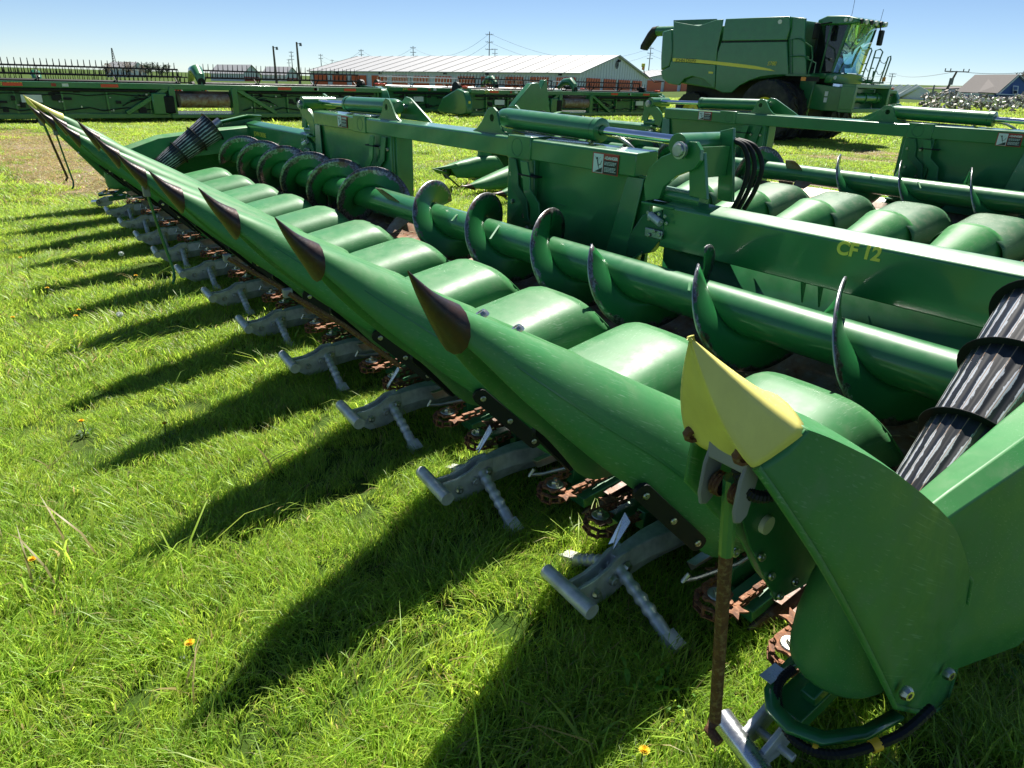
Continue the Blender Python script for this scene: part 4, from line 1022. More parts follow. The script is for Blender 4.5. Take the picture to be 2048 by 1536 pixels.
b = MB(); rear = [(245, 200), (320, 182), (322, 300), (310, 420), (300, 468), (232, 498), (232, 385)]
b.plate([S(*p, -19.28) for p in rear], (0, -2.6, 0)); b.build('rear_hood', 'paint', cmb, bev=.05)
panel('stripe', [(325, 402), (500, 412), (650, 427), (800, 443), (950, 462), (1060, 484), (1105, 503), (1000, 492), (820, 472), (650, 452), (500, 438), (323, 428)], 'letter', .004, -19.196, 0)
text('lettering', 'JOHN DEERE', 'decal_black', cmb, S(345, 433, -19.188), (-1, 0, 0), (0, 0, 1), .155, .002)
text('lettering', 'S780', 'letter', cmb, S(1040, 458, -19.188), (-1, 0, 0), (0, 0, 1), .155, .002, shear=.2)
b = MB(); b.tube(S(1138, 127, -19.20), S(1138, 127, -19.17), .06, n=20); b.build('badge', 'decal_white', cmb)
panel('seam_trim', [(696, 273), (1190, 266), (1190, 278), (690, 286)], 'dark', .002, -19.205, 0); panel('yellow_badge', [(597, 505), (630, 507), (628, 521), (596, 519)], 'letter', .004, -19.196, 0)
# tank extension far side
b = MB(); b.plate([S(*p, -21.9) for p in ((330, 115), (655, 105), (655, 200), (330, 220))], (0, -.05, 0)); b.build('tank_flap', 'paint_dk', cmb)
# unloading auger
a0 = AY(*z5(330, 198), -20.5); a1 = AY(*z5(205, 200), -20.5); a2 = AY(*z5(165, 235), -20.5); a3 = AY(*z5(110, 320), -20.5)
MB().tube(L_(a0+np.array((-1.5, 0, 0))), L_(a1), .165, n=20).build('unloading_auger', 'paint', cmb)
MB().path([L_(a1+np.array((-.05, 0, 0))), L_(a1+np.array((.10, 0, -.01))), L_(a2), L_(a3), L_(a3+np.array((.02, 0, -.08)))], [.18, .185, .19, .165, .15], 18).build('rubber_spout', 'rubber', cmb)
# wheels
def wheel(x, y, R, W, rim_r, lugs, name='wheel'):
    ctr = Vector((x, y, R-.03))-CO
    rim = MB().lathe([(.06, -.10), (rim_r*.55, -.10), (rim_r*.75, -.02), (rim_r, W*.38), (rim_r, -W*.38), (rim_r*.7, .04), (.06, .04)], (0, 0, 0), (0, 1, 0), 28).build(name, 'letter', cmb, ctr)
    t = MB(); pr = [(rim_r*.98, -W*.40), (rim_r*1.15, -W*.49), (R*.88, -W*.5), (R*.955, -W*.44), (R*.965, 0), (R*.955, W*.44), (R*.88, W*.5), (rim_r*1.15, W*.49), (rim_r*.98, W*.40)]
    t.lathe(pr, (0, 0, 0), (0, 1, 0), 40)
    for i in range(lugs):
        for s in (-1, 1):
            a0_ = 2*math.pi*(i+(.5 if s > 0 else 0))/lugs; pts = []
            for j, (yy, da) in enumerate(((s*W*.03, 0.0), (s*W*.26, .10), (s*W*.47, .17))):
                for off in (-.030, .030):
                    a_ = a0_+da+off*.9/R; pts.append((math.cos(a_), math.sin(a_), yy))
            for j in (0, 2):
                q = [pts[j], pts[j+1], pts[j+3], pts[j+2]]; vs = []
                for rr in (R*.94, R*1.0): vs += [(c*(rr-(.03 if abs(yy) > W*.4 else 0)), yy, s_*(rr-(.03 if abs(yy) > W*.4 else 0))) for c, s_, yy in q]
                t.add(vs, [(0, 1, 2, 3), (7, 6, 5, 4), (0, 4, 5, 1), (1, 5, 6, 2), (2, 6, 7, 3), (3, 7, 4, 0)])
            # side part of the lug
            a_ = a0_+.17
            vs = []
            for rr, yy in ((R*.97, s*W*.47), (R*.82, s*W*.505)):
                for off in (-.032, .032): vs.append((math.cos(a_+off/R)*rr, yy, math.sin(a_+off/R)*rr)); vs.append((math.cos(a_+off/R)*(rr-.02), yy-s*.04, math.sin(a_+off/R)*(rr-.02)))
            t.add(vs, [(0, 2, 6, 4), (1, 5, 7, 3), (0, 4, 5, 1), (2, 3, 7, 6), (4, 6, 7, 5), (0, 1, 3, 2)])
    t.build('tyre', 'rubber', rim, smooth=30)
    h = MB(); 
    for i in range(8): h.tube((math.cos(i*.785)*rim_r*.42, .08, math.sin(i*.785)*rim_r*.42), (math.cos(i*.785)*rim_r*.42, -.12, math.sin(i*.785)*rim_r*.42), .02, n=6)
    h.build('wheel_nut', 'steel', rim)
for y in (-19.0, -19.75, -21.45, -22.2): wheel(12.75, y, .92, .56, .42, 20)
for y in (-19.7, -21.5): wheel(16.15, y, .70, .50, .38, 18, 'rear_wheel')
MB().box(L_((12.75, -20.6, .9)), (.5, 2.6, .5)).build('front_axle', 'paint_dk', cmb, bev=.04); MB().box(L_((16.15, -20.6, .72)), (.25, 1.8, .25)).build('rear_axle', 'paint_dk', cmb, bev=.03)
MB().plate([L_(p) for p in ((11.75, -19.7, 1.95), (12.25, -19.7, 1.95), (12.3, -19.7, .75), (11.85, -19.7, .75))], (0, -.1, 0)).build('side_drive_cover', 'paint_dk', cmb, bev=.03)
MB().box(L_((14.4, -20.6, 1.3)), (4.6, 1.5, 1.3)).build('underbody', 'dark', cmb)
# cab
cy0, cy1 = -19.85, -21.35; CX = .80
b = MB(); prof = [(12.05, 3.30), (12.08, 3.42), (11.8, 3.52), (11.2, 3.50), (10.85, 3.42), (10.80, 3.30), (11.05, 3.27), (11.9, 3.28)]
b.plate([L_((x, cy0+.10, z)) for x, z in prof], (0, cy1-cy0-.20, 0)); b.build('cab_roof', 'paint', cmb, bev=.04)
for i in range(6):
    yy = cy0-.05-i*(1.40/5); MB().tube(L_((10.88, yy, 3.36)), L_((10.79, yy, 3.35)), .06, .07, 14).build('roof_light', 'lamp' if i % 2 else 'black', cmb)
for i in range(2): MB().tube(L_((11.05+i*.15, cy0+.09, 3.39)), L_((11.05+i*.15, cy0+.13, 3.39)), .05, n=14).build('roof_side_light', 'lamp', cmb)
def pillar(p0, p1, r=.04): MB().beam(L_(p0), L_(p1), r*1.6, r*1.6).build('cab_pillar', 'paint_dk', cmb, bev=.01)
for y in (cy0, cy1):
    pillar((12.02, y, 2.02), (12.02, y, 3.30)); pillar((11.36, y, 2.02), (11.12, y, 3.28), .045); pillar((11.75, y, 2.02), (11.66, y, 3.28), .03)
fw = [(11.30, cy0+.02, 2.03), (11.06, cy0-.02, 3.27), (10.97, (cy0+cy1)/2, 3.27), (11.06, cy1+.02, 3.27), (11.30, cy1-.02, 2.03), (11.20, (cy0+cy1)/2, 2.03)]
b = MB(); b.add([L_(p) for p in fw], [(0, 1, 2, 5), (5, 2, 3, 4)]); o = b.build('windscreen', 'glass', cmb); mods(o, 0, .01)
for y, nm in ((cy0, 'door_glass'), (cy1, 'side_window')):
    MB().plate([L_(p) for p in ((12.0, y, 2.05), (12.0, y, 3.28), (11.68, y, 3.27), (11.77, y, 2.05))], (0, .008, 0)).build(nm, 'side_glass', cmb)
    MB().plate([L_(p) for p in ((11.73, y, 2.05), (11.64, y, 3.27), (11.13, y, 3.27), (11.37, y, 2.05))], (0, .008, 0)).build('quarter_window', 'glass' if y == cy1 else 'side_glass', cmb)
MB().plate([L_(p) for p in ((12.06, cy0, 2.0), (12.06, cy0, 3.3), (12.06, cy1, 3.3), (12.06, cy1, 2.0))], (.03, 0, 0)).build('cab_rear_wall', 'dark', cmb)
MB().box(L_((11.70, -20.6, 1.93)), (.9, 1.6, .16)).build('cab_floor', 'paint', cmb, bev=.04)
b = MB(); b.plate([L_(p) for p in ((11.22, cy0+.15, 2.0), (11.14, (cy0+cy1)/2, 2.02), (11.22, cy1-.15, 2.0), (11.26, cy1-.15, 1.74), (11.18, (cy0+cy1)/2, 1.72), (11.26, cy0+.15, 1.74))], (.25, 0, 0)); b.build('front_bumper', 'paint', cmb, bev=.05)
for yy in (cy0+.05, cy1-.05): MB().tube(L_((11.3, yy, 1.90)), L_((11.20, yy, 1.89)), .055, n=14).build('bumper_light', 'lamp', cmb)
b = MB(); b.box(L_((11.68, -20.6, 2.40)), (.40, .50, .14)); b.box(L_((11.86, -20.6, 2.75)), (.13, .48, .70), Euler((0, .10, 0)).to_matrix()); b.box(L_((11.9, -20.6, 3.12)), (.09, .28, .16)); b.box(L_((11.7, -20.6, 2.18)), (.3, .3, .35)); b.box(L_((11.62, -20.2, 2.48)), (.5, .2, .26)); b.build('operator_seat', 'seat', cmb, bev=.04)
b = MB(); st = [(11.45+.10*math.cos(t), -20.6+.18*math.sin(t), 2.62+.07*math.cos(t)) for t in np.linspace(0, 2*math.pi, 25)]; b.path([L_(p) for p in st], .015, 6); b.path([L_((11.45, -20.6, 2.62)), L_((11.38, -20.6, 2.0))], .035, 8); b.beam(L_((11.45, -20.42, 2.62)), L_((11.45, -20.78, 2.62)), .02, .02); b.build('steering_wheel', 'black', cmb)
b = MB(); b.path([L_(p) for p in ((11.06, -20.6, 3.24), (11.12, -20.3, 2.85), (11.14, -20.15, 2.65))], .012, 6); b.build('wiper', 'black', cmb)
b = MB(); b.box(L_(AY(*z5(1415, 198), -19.35)), (.10, .22, .42)); b.build('mirror', 'black', cmb, bev=.03)
b = MB(); b.box(L_(AY(*z5(1900, 250), -21.75)), (.10, .22, .42)); b.build('mirror', 'black', cmb, bev=.03)
MB().path([L_(AY(*z5(1900, 210), -21.75)), L_(AY(*z5(1900, 165), -21.7)), L_((11.2, -21.3, 3.33))], .02, 6).build('mirror_arm', 'black', cmb)
MB().path([L_(AY(*z5(1415, 150), -19.35)), L_((11.6, -19.8, 3.35))], .02, 6).build('mirror_arm', 'black', cmb)
# platforms, rails, ladder
MB().box(L_((12.05, -19.45, 1.93)), (.8, .55, .05)).build('service_platform', 'paint_dk', cmb)
def rail(pts, name='handrail', r=.018, mat='paint_dk'): MB().path([L_(p) for p in pts], r, 6).build(name, mat, cmb)
rail([AY(*z5(*p), -19.22) for p in ((1215, 525), (1213, 262), (1280, 252), (1380, 318), (1385, 400), (1352, 520))]); rail([AY(*z5(*p), -19.22) for p in ((1215, 390), (1310, 386), (1360, 400))]); rail([AY(*z5(*p), -19.22) for p in ((1330, 400), (1410, 440), (1395, 520))])
MB().box(L_((11.5, -21.95, 1.80)), (1.0, .75, .05)).build('ladder_platform', 'paint_dk', cmb)
for a in ([(1700, 590), (1790, 350), (1830, 328), (1835, 345), (1745, 590)], [(1790, 600), (1865, 345), (1900, 335), (1918, 355), (1825, 600)], [(1890, 600), (1960, 395), (1978, 388), (1978, 410), (1915, 590)], [(1640, 510), (1650, 330), (1740, 330), (1700, 510)], [(1720, 500), (1800, 285)], [(1840, 545), (1850, 500)]):
    rail([AY(*z5(*p), -22.2) for p in a], r=.022)
for a in ([(1735, 505), (1770, 505)], [(1745, 445), (1800, 445)], [(1830, 480), (1850, 480)], [(1850, 400), (1895, 402)], [(1780, 570), (1850, 572)], [(1655, 470), (1690, 470)], [(1730, 545), (1850, 600)]):
    rail([AY(*z5(*p), -22.2) for p in a], r=.018)
for a in ([(1895, 405), (1905, 435), (1930, 445), (1948, 425)], [(1870, 500), (1880, 525), (1900, 530), (1915, 505)], [(1790, 480), (1805, 505), (1822, 490)]):
    rail([AY(*z5(*p), -22.2) for p in a], 'safety_chain', .010, 'steel')
p = AY(*z5(1922, 580), -22.2); MB().tube(L_(p), L_(p+np.array((0, 0, .12))), .05, n=12).build('marker_light', 'amber', cmb)
# feeder house
b = MB(); rows = []
for x, z0, z1 in ((12.2, 1.05, 1.75), (11.4, .98, 1.68), (10.75, .98, 1.62)): rows.append([L_((x, -19.75, z0)), L_((x, -21.35, z0)), L_((x, -21.35, z1)), L_((x, -19.75, z1))])
b.loft(rows, True, True); fh = b.build('feeder_house', 'paint', cmb, bev=.02)
fr = MB(); 
for c, d in (((10.55, -20.5, 1.68), (.42, 2.08, .10)), ((10.55, -20.5, 1.03), (.42, 2.08, .12)), ((10.55, -19.52, 1.36), (.42, .14, .62)), ((10.55, -21.48, 1.36), (.42, .14, .62))): fr.box(L_(c), d)
fr.build('feeder_frame', 'paint', cmb, bev=.015)
MB().box(L_((10.80, -20.5, 1.36)), (.04, 1.85, .6)).build('feeder_mouth', 'dark', cmb)
b = MB(); b.tube(L_((10.62, -19.6, 1.36)), L_((10.62, -21.4, 1.36)), .13, n=18)
for yy in (-19.85, -20.5, -21.15): b.tube(L_((10.62, yy-.04, 1.36)), L_((10.62, yy+.04, 1.36)), .16, n=12)
b.build('feeder_drum', 'paint', cmb)
for y_, z_ in ((1.45, 0), (1.28, 0)): 
    p = (11.35, -19.74, y_); MB().box(L_(p), (.10, .01, .13)).build('small_decal', 'decal_white', cmb)
MB().box(L_((11.85, -19.2, 1.83)), (.16, .02, .10)).build('side_reflector', 'amber', cmb); MB().box(L_((11.6, -19.2, 1.83)), (.5, .015, .12)).build('light_bar', 'dark', cmb)
# exhaust, antennas, beacon arm
MB().path([L_((11.7, -20.9, 3.5)), L_((11.7, -20.9, 4.25))], .006, 5).build('antenna', 'black', cmb); MB().path([L_((10.95, -21.2, 3.4)), L_((10.93, -21.2, 3.75))], .006, 5).build('antenna', 'black', cmb)
bp = [AY(*z5(*q), -19.4) for q in ((255, 580), (185, 585), (110, 520), (102, 480))]
rail(bp, 'beacon_arm', .018, 'black'); p = AY(*z5(101, 478), -19.4); MB().box(L_(p), (.10, .05, .13)).build('beacon_lens', 'amber', cmb, bev=.01); p = AY(*z5(101, 457), -19.4); MB().box(L_(p), (.14, .05, .12)).build('beacon_reflector', 'letter', cmb, bev=.01)

# ------------------------------------------------------------------ draper heads
def draper(x, y, label, rz=0.0, half=6.1, z=0.0, pale=False, logo=True, H=1.10, ends=True, tine_step=.17):
    """seen from behind: rear face looks towards -x, knife towards +x"""
    r = thing('draper_head', label, 'draper head', (x, y, z), rz, 'draper heads parked in a row')
    tb = MB(); tb.box((0, 0, H-.07), (.18, 2*half, .16)); tb.build('top_beam', 'paint', r, bev=.015)
    for s in (-1, 1):
        MB().box((.10, s*(half+.85)/2, .56), (.04, half-.85, .80)).build('back_sheet', 'paint_dk', r)
        MB().box((.06, s*(half+.85)/2, .15), (.20, half-.85, .14)).build('lower_beam', 'paint', r, bev=.015)
        yy = 1.6
        while yy < half: 
            MB().box((.04, s*yy, .56), (.08, .05, .80)).build('sheet_rib', 'paint', r); yy += 1.15
        MB().tube((-.02, s*1.4, .86), (-.02, s*(half-.3), .86), .045, n=10).build('drive_shaft', 'dark', r)
        MB().beam((-.02, s*1.05, .95), (-.02, s*2.3, .22), .10, .12).build('frame_brace', 'paint', r, bev=.01)
        MB().box((-.04, s*.95, .52), (.16, .18, .92)).build('centre_post', 'paint', r, bev=.015)
        for q in (.42, .80): MB().box((-.095, s*half*q, H-.07), (.012, .46, .085)).build('red_reflector', 'reflector', r)
        MB().box((-.095, s*half*.60, H-.07), (.012, .16, .08)).build('safety_decal', 'decal_white', r); MB().box((-.095, s*half*.62+.16, H-.07), (.012, .12, .08)).build('safety_decal', 'decal_red', r)
        MB().box((-.01, s*half*.74, .62), (.05, .5, .2)).build('paper_label', 'decal_white', r)
        b = MB()
        for i in range(5):
            b.path([(-.02, s*(1.25+.1*i), .80-.05*i), (-.06, s*(1.5+.13*i), .62), (-.02, s*(1.9+.12*i), .75-.08*i)], .014, 5)
        b.build('hose_bundle', 'black', r)
    rr_ = np.random.default_rng(int(abs(y)*10)); 
    for s in (-1, 1):
        b = MB()
        for i in range(22):
            yy = s*rr_.uniform(1.3, half-.3); zz = rr_.uniform(.3, .85); b.box((.03, yy, zz), rr_.uniform(.04, .16, 3)*(.6, 1.4, 1))
        o = b.build('valve_block', 'dark', r); o['kind'] = 'stuff'; b = MB()
        for i in range(12):
            yy = s*rr_.uniform(1.3, half-.3); zz = rr_.uniform(.28, .8); b.box((-.01, yy, zz), rr_.uniform(.02, .07, 3))
        o = b.build('fitting', 'steel', r, smooth=0); o['kind'] = 'stuff'
        b = MB(); pts_ = [(.0, s*(1.2+i*(half-1.5)/14), .34+.05*math.sin(i*2.1+s)) for i in range(15)]; b.path(pts_, .016, 5); pts_ = [(.0, s*(1.2+i*(half-1.5)/14), .74+.03*math.sin(i*1.7+s)) for i in range(15)]; b.path(pts_, .014, 5); b.build('hydraulic_line', 'black', r)
    MB().box((-.05, 1.35, .50), (.22, .42, .62)).build('gearbox', 'paint', r, bev=.03); MB().box((-.08, .98+.1, .48), (.2, .3, .5)).build('hydraulic_block', 'black', r, bev=.03)
    MB().tube((-.02, -.75, .60), (-.02, .75, .60), .20, n=18).build('feed_drum', 'deck', r)
    MB().box((.1, 0, .22), (.1, 1.8, .05)).build('centre_sill', 'alu_worn', r); MB().box((-.05, 0, .14), (.24, 2.1, .10)).build('centre_skid', 'paint', r, bev=.01)
    MB().box((.25, 0, .62), (.02, 1.8, .5)).build('feed_opening', 'dark', r)
    MB().box((1.0, 0, .18), (1.7, 2*half-.2, .04)).build('draper_belt', 'black', r)
    # reel: bats with tines
    rm = 'silver_reel' if pale else 'black'
    cx, cz, R = 1.25, H-.02, .44
    for s in (-1, 1):
        reel = MB().tube((cx, s*.35, cz), (cx, s*(half-.25), cz), .085, n=12).build('reel_tube', rm, r)
        for k in range(6):
            a_ = k*math.pi/3+.5; bx, bz = cx+math.cos(a_)*R, cz+math.sin(a_)*R
            b = MB().tube((bx, s*.35, bz), (bx, s*(half-.25), bz), .028, n=6); yy = .45
            while yy < half-.25:
                ln = Vector((-.05, 0, .20)) if bz > cz-.1 else Vector((.02, 0, -.2))
                b.tube((bx, s*yy, bz), (bx+ln.x, s*yy, bz+ln.z), .017, .009, n=4); yy += tine_step
            b.build('reel_bat', rm, reel)
        for yy in (.40, half*.35, half*.68, half-.30):
            b = MB()
            for k in range(6):
                a_ = k*math.pi/3+.5; b.beam((cx, s*yy, cz), (cx+math.cos(a_)*R, s*yy, cz+math.sin(a_)*R), .02, .04)
            b.build('reel_spider', 'black', reel)
        MB().beam((.1, s*half*.97, H), (cx, s*half*.97, cz+.05), .07, .10).build('reel_arm', 'paint', r)
        MB().tube((cx, s*(half-.22), cz), (cx, s*(half-.10), cz), .30, n=20).build('reel_end_disc', 'black', r)
        if ends:
            pr = [(-.20, .18), (-.22, .65), (0, 1.02), (.5, 1.12), (1.6, .75), (2.1, .25), (1.9, .12), (.2, .10)]
            MB().plate([(x_, s*half, z_) for x_, z_ in pr], (0, s*.32, 0)).build('end_divider', 'paint', r, bev=.05)
            MB().box((-.225, s*(half+.17), .62), (.006, .10, .10)).build('emblem', 'letter', r)
            MB().box((.3, s*(half+.05), 1.18), (.28, .12, .10)).build('end_lamp', 'reflector', r, bev=.02)
    # centre reel arm hump
    b = MB(); pts = [(.05, 0, H-.02), (.12, 0, H+.25), (.35, 0, H+.42), (.8, 0, H+.40), (1.2, 0, H+.15)]; b.path(pts, [.09, .16, .18, .15, .10], 12); b.build('centre_reel_arm', 'paint', r)
    MB().tube((.0, 0, H+.08), (-.03, 0, H+.08), .12, n=16).build('round_decal', 'black', r)
    if logo: text('lettering', 'JOHN DEERE', 'letter', r, (-.096, half*.88, H-.105), (0, -1, 0), (0, 0, 1), .13, .002)
    return r
draper(24.4, -5.55, 'longest draper head with black reel tines, beyond the far snout tips of the corn head', half=6.3, z=.06, H=1.06, tine_step=.16)
draper(25.2, -22.3, 'draper head with black reel between the storage building and the combine', half=5.9, z=.02, pale=False)
draper(28.8, -20.4, 'draper head with pale reel half hidden behind the black reeled one', half=5.9, z=.0, pale=True)
draper(33.5, -2.0, 'distant draper head behind the longest one, yellow labels on its beam', half=6.1, z=-.45, H=1.25)
draper(19.0, -34.5, 'draper head standing beyond the feeder house of the combine', half=5.5, z=.5)

# steel stand with a notch that shows above the folding cylinder
stnd = thing('notched_steel_panel', 'tall dark green notched steel end panel standing behind the cylinder', 'steel panel', (12.5, -8.9, 0))
q = [AX(px_, py_, 12.5) for px_, py_ in ((1027, 212), (1063, 167), (1077, 165), (1082, 177), (1090, 160), (1094, 160), (1099, 215), (1108, 260), (1010, 262))]
b = MB(); b.plate([tuple(p-np.array((12.5, -8.9, 0))) for p in q], (.18, 0, 0)); b.build('panel_body', 'paint', stnd, bev=.015)
b = MB(); p0 = q[0]-np.array((12.5, -8.9, 0)); p1 = q[6]-np.array((12.5, -8.9, 0)); b.beam((.09, p0[1]*.6+p1[1]*.4, 0), (.09, p0[1]*.6+p1[1]*.4, p0[2]), .12, .12); b.beam((.09, p0[1]*.1+p1[1]*.9, 0), (.09, p0[1]*.1+p1[1]*.9, p0[2]), .12, .12); b.build('leg', 'paint_dk', stnd)

# ------------------------------------------------------------------ buildings
def shed(name, label, e1, e2, e3, ridge_h, eave_h, doors_long, doors_gable, wallm='white', doorm='orange', roofm='roof', ribs=True, group=None):
    """e1 near eave corner, e2 other corner of the gable end, e3 far end of the long side (np points at eave level)"""
    O = Vector((e1[0], e1[1], e1[2]-eave_h)); r = thing(name, label, 'building', O, 0, group)
    E1 = Vector(e1)-O; E2 = Vector(e2)-O; E3 = Vector(e3)-O; E4 = E2+E3-E1; dz = Vector((0, 0, -eave_h-.6))
    up = Vector((0, 0, ridge_h)); R1 = (E1+E2)/2+up; R2 = (E3+E4)/2+up
    n1 = ((E2-E1).cross(Vector((0, 0, 1)))).normalized(); n1 = n1 if n1.dot(E3-E1) < 0 else -n1     # outward of the near gable
    n2 = ((E3-E1).cross(Vector((0, 0, 1)))).normalized(); n2 = n2 if n2.dot(E2-E1) < 0 else -n2     # outward of the long side
    MB().add([E1, E2, R1, E1+dz, E2+dz], [(3, 4, 1, 2, 0)]).build('gable_wall', wallm, r); MB().add([E3, E4, R2, E3+dz, E4+dz], [(3, 4, 1, 2, 0)]).build('far_gable_wall', wallm, r)
    MB().add([E1, E3, E3+dz, E1+dz], [(0, 1, 2, 3)]).build('long_wall', wallm, r); MB().add([E2, E4, E4+dz, E2+dz], [(0, 1, 2, 3)]).build('rear_wall', wallm, r)
    oh = .35
    for A_, B_, C_, D_, nn in ((E1, E3, R1, R2, n2), (E2, E4, R1, R2, -n2)):
        sl = (A_-C_).normalized(); a_, b2 = A_+sl*oh+n1*oh, B_+sl*oh-n1*oh; c_, d_ = C_+n1*oh, D_-n1*oh
        rf = MB().plate([a_, b2, d_, c_], (0, 0, .10)).build('roof', roofm, r)
        if ribs:
            rb = MB(); m_ = int((E3-E1).length/2.0)
            for i in range(m_+1):
                t = i/m_; rb.beam(a_+(b2-a_)*t+Vector((0, 0, .13)), c_+(d_-c_)*t+Vector((0, 0, .13)), .06, .05)
            rb.build('roof_seam', roofm, rf)
    if ribs:
        rb = MB()
        for A_, B_, nn in ((E1, E2, n1), (E1, E3, n2)):
            m_ = int((B_-A_).length/.75)
            for i in range(m_+1):
                p = A_+(B_-A_)*(i/m_); hz = 0.0
                if nn is n1: hz = ridge_h*(1-abs(2*i/m_-1))
                rb.beam(p+nn*.03+dz, p+nn*.03+Vector((0, 0, hz-.05)), .05, .05, up=nn)
        rb.build('siding_rib', wallm, r)
    def door(A_, B_, nn, t0, t1, h=2.15):
        p0, p1 = A_+(B_-A_)*t0, A_+(B_-A_)*t1; bz = -eave_h
        o = [Vector((p.x, p.y, z))+nn*.07 for p, z in ((p0, p0.z+bz), (p1, p1.z+bz), (p1, p1.z+bz+h), (p0, p0.z+bz+h))]
        d = MB().plate(o, nn*.05).build('roll_up_door', doorm, r)
        sb = MB()
        for i in range(1, 8):
            z = i/8; sb.beam(o[0]+(o[3]-o[0])*z+nn*.06, o[1]+(o[2]-o[1])*z+nn*.06, .02, .05)
        sb.build('slat', doorm, d)
    for t0, t1 in doors_gable: door(E1, E2, n1, t0, t1)
    for t0, t1 in doors_long: door(E1, E3, n2, t0, t1)
    return r, (E1, E2, E3, R1, n1, n2)
e1, e2, e3 = AD(1160, 146, 78), AD(1291, 155, 93), AD(621, 142, 95)
u1 = [(.012+.083*i, .012+.083*i+.060) for i in range(12)]
sr, sg = shed('storage_building', 'long white storage building with orange roll-up doors and gable emblem', e1, e2, e3, 2.15, 2.62, u1, [(.08, .27), (.32, .50), (.55, .73), (.78, .93)])
gp = sg[3]+Vector((0, 0, -.95)); n1 = sg[4]; ux = (sg[1]-sg[0]).normalized()
b = MB(); b.lathe([(.36, 0), (.36, .05), (.44, .05), (.44, 0)], gp+n1*.06, n1, 24); b.build('round_emblem', 'decal_black', sr)
text('emblem_letter', 'N', 'decal_black', sr, gp+n1*.10-ux*.24+Vector((0, 0, -.26)), ux, (0, 0, 1), .75, .02)
MB().box(gp+n1*.15+ux*.35+Vector((0, 0, .45)), (.3, .3, .3)).build('wall_lamp', 'decal_black', sr)
for t in (.06, .30, .45, .70, .88):
    p = sg[0]+(sg[2]-sg[0])*t+sg[5]*.15+Vector((0, 0, -.15)); MB().box(p, (.3, .3, .28)).build('wall_lamp', 'decal_black', sr)
e1, e2, e3 = AD(1262, 158, 108), AD(1470, 163, 122), AD(1180, 152, 124)
shed('storage_building', 'white storage building with orange doors behind the combine', AD(1290, 157, 104), AD(1420, 161, 122), AD(1240, 155, 116), 1.3, 2.4, [], [(.03, .22), (.27, .46), (.52, .70), (.75, .93)])
e = AD(486, 147, 215), AD(520, 149, 222), AD(420, 146, 226)
shed('storage_building', 'far pale shed with a red striped gable front across the field', *e, 2.6, 3.0, [], [(.06, .94)], doorm='decal_red', ribs=False)
e = AD(571, 150, 235), AD(597, 151, 243), AD(523, 149, 246)
shed('storage_building', 'far pale shed with two red doors beside the light poles', *e, 2.6, 3.0, [], [(.08, .45), (.55, .92)], doorm='decal_red', ribs=False)
e = AD(262, 136, 420), AD(292, 138, 430), AD(210, 135, 430)
shed('farm_building', 'bright white farm buildings in front of the far trees', *e, 3.5, 5.0, [], [], ribs=False)
# white canopy hall with scalloped roof
O = AD(1830, 200, 75); cn = thing('canopy_hall', 'white fabric hall with a row of rounded roof bays', 'building', (O[0], O[1], O[2]))
A_ = Vector(AD(1765, 199, 82))-Vector(O); B_ = Vector(AD(1880, 203, 70))-Vector(O); dirv = (B_-A_); bk = Vector((FW[0], FW[1], 0))*9
nb = 7
for i in range(nb):
    rows = []
    for j in range(9):
        t = j/8; p = A_+dirv*((i+t)/nb); hz = .32*math.sin(math.pi*t)
        rows.append([p+Vector((0, 0, -2.5)), p+Vector((0, 0, hz*.3)), p+bk*.25+Vector((0, 0, .75+hz)), p+bk*.5+Vector((0, 0, 1.25+hz)), p+bk+Vector((0, 0, hz*.3))])
    o = MB(); o.loft(rows, False); o.build('roof_bay', 'tarp', cn)
rows = [[B_+Vector((0, 0, -2.5)), B_, B_+bk*.25+Vector((0, 0, .55)), B_+bk*.5+Vector((0, 0, .75))], [B_+dirv*.18+Vector((0, 0, -2.5)), B_+dirv*.18+Vector((0, 0, -1.1)), B_+dirv*.16+bk*.25+Vector((0, 0, -.5)), B_+dirv*.14+bk*.5+Vector((0, 0, -.3))]]
o = MB(); o.loft(rows, False); o.build('end_slope', 'tarp', cn)
# shop with a white sign band over a maroon wall
O = AD(1935, 200, 110); sh_ = thing('shop_building', 'low maroon shop building with white sign band and red lettering', 'building', tuple(O)); O = Vector(O)
def FP(px_, py_, d): return Vector(AD(px_, py_, d))-O
MB().plate([FP(1889, 190, 108), FP(1960, 190, 114), FP(1960, 215, 114), FP(1889, 215, 108)], Vector((FW[0], FW[1], 0))*8).build('wall', 'maroon', sh_)
MB().plate([FP(1888, 179, 107.8), FP(1961, 175, 113.8), FP(1961, 190, 113.8), FP(1888, 190, 107.8)], Vector((FW[0], FW[1], 0))*.6).build('sign_band', 'white', sh_)
MB().plate([FP(1887, 177.5, 107.6), FP(1962, 173.5, 113.6), FP(1962, 175, 113.6), FP(1887, 179, 107.6)], Vector((FW[0], FW[1], 0))*8).build('roof_edge', 'brown_roof', sh_)
text('sign_letters', 'MO', 'decal_red', sh_, FP(1934, 188.5, 110.8), FP(1960, 188, 113.5)-FP(1934, 188.5, 110.8), (0, 0, 1), .95, .03, shear=.2)
MB().plate([FP(1906, 183, 108.8), FP(1920, 182.5, 110), FP(1920, 187, 110), FP(1906, 187, 108.8)], Vector((-FW[0], -FW[1], 0))*.05).build('sign_patch', 'letter', sh_); MB().plate([FP(1906, 183, 108.7), FP(1913, 182.8, 109.3), FP(1913, 186.8, 109.3), FP(1906, 187, 108.7)], Vector((-FW[0], -FW[1], 0))*.06).build('sign_patch', 'decal_black', sh_)
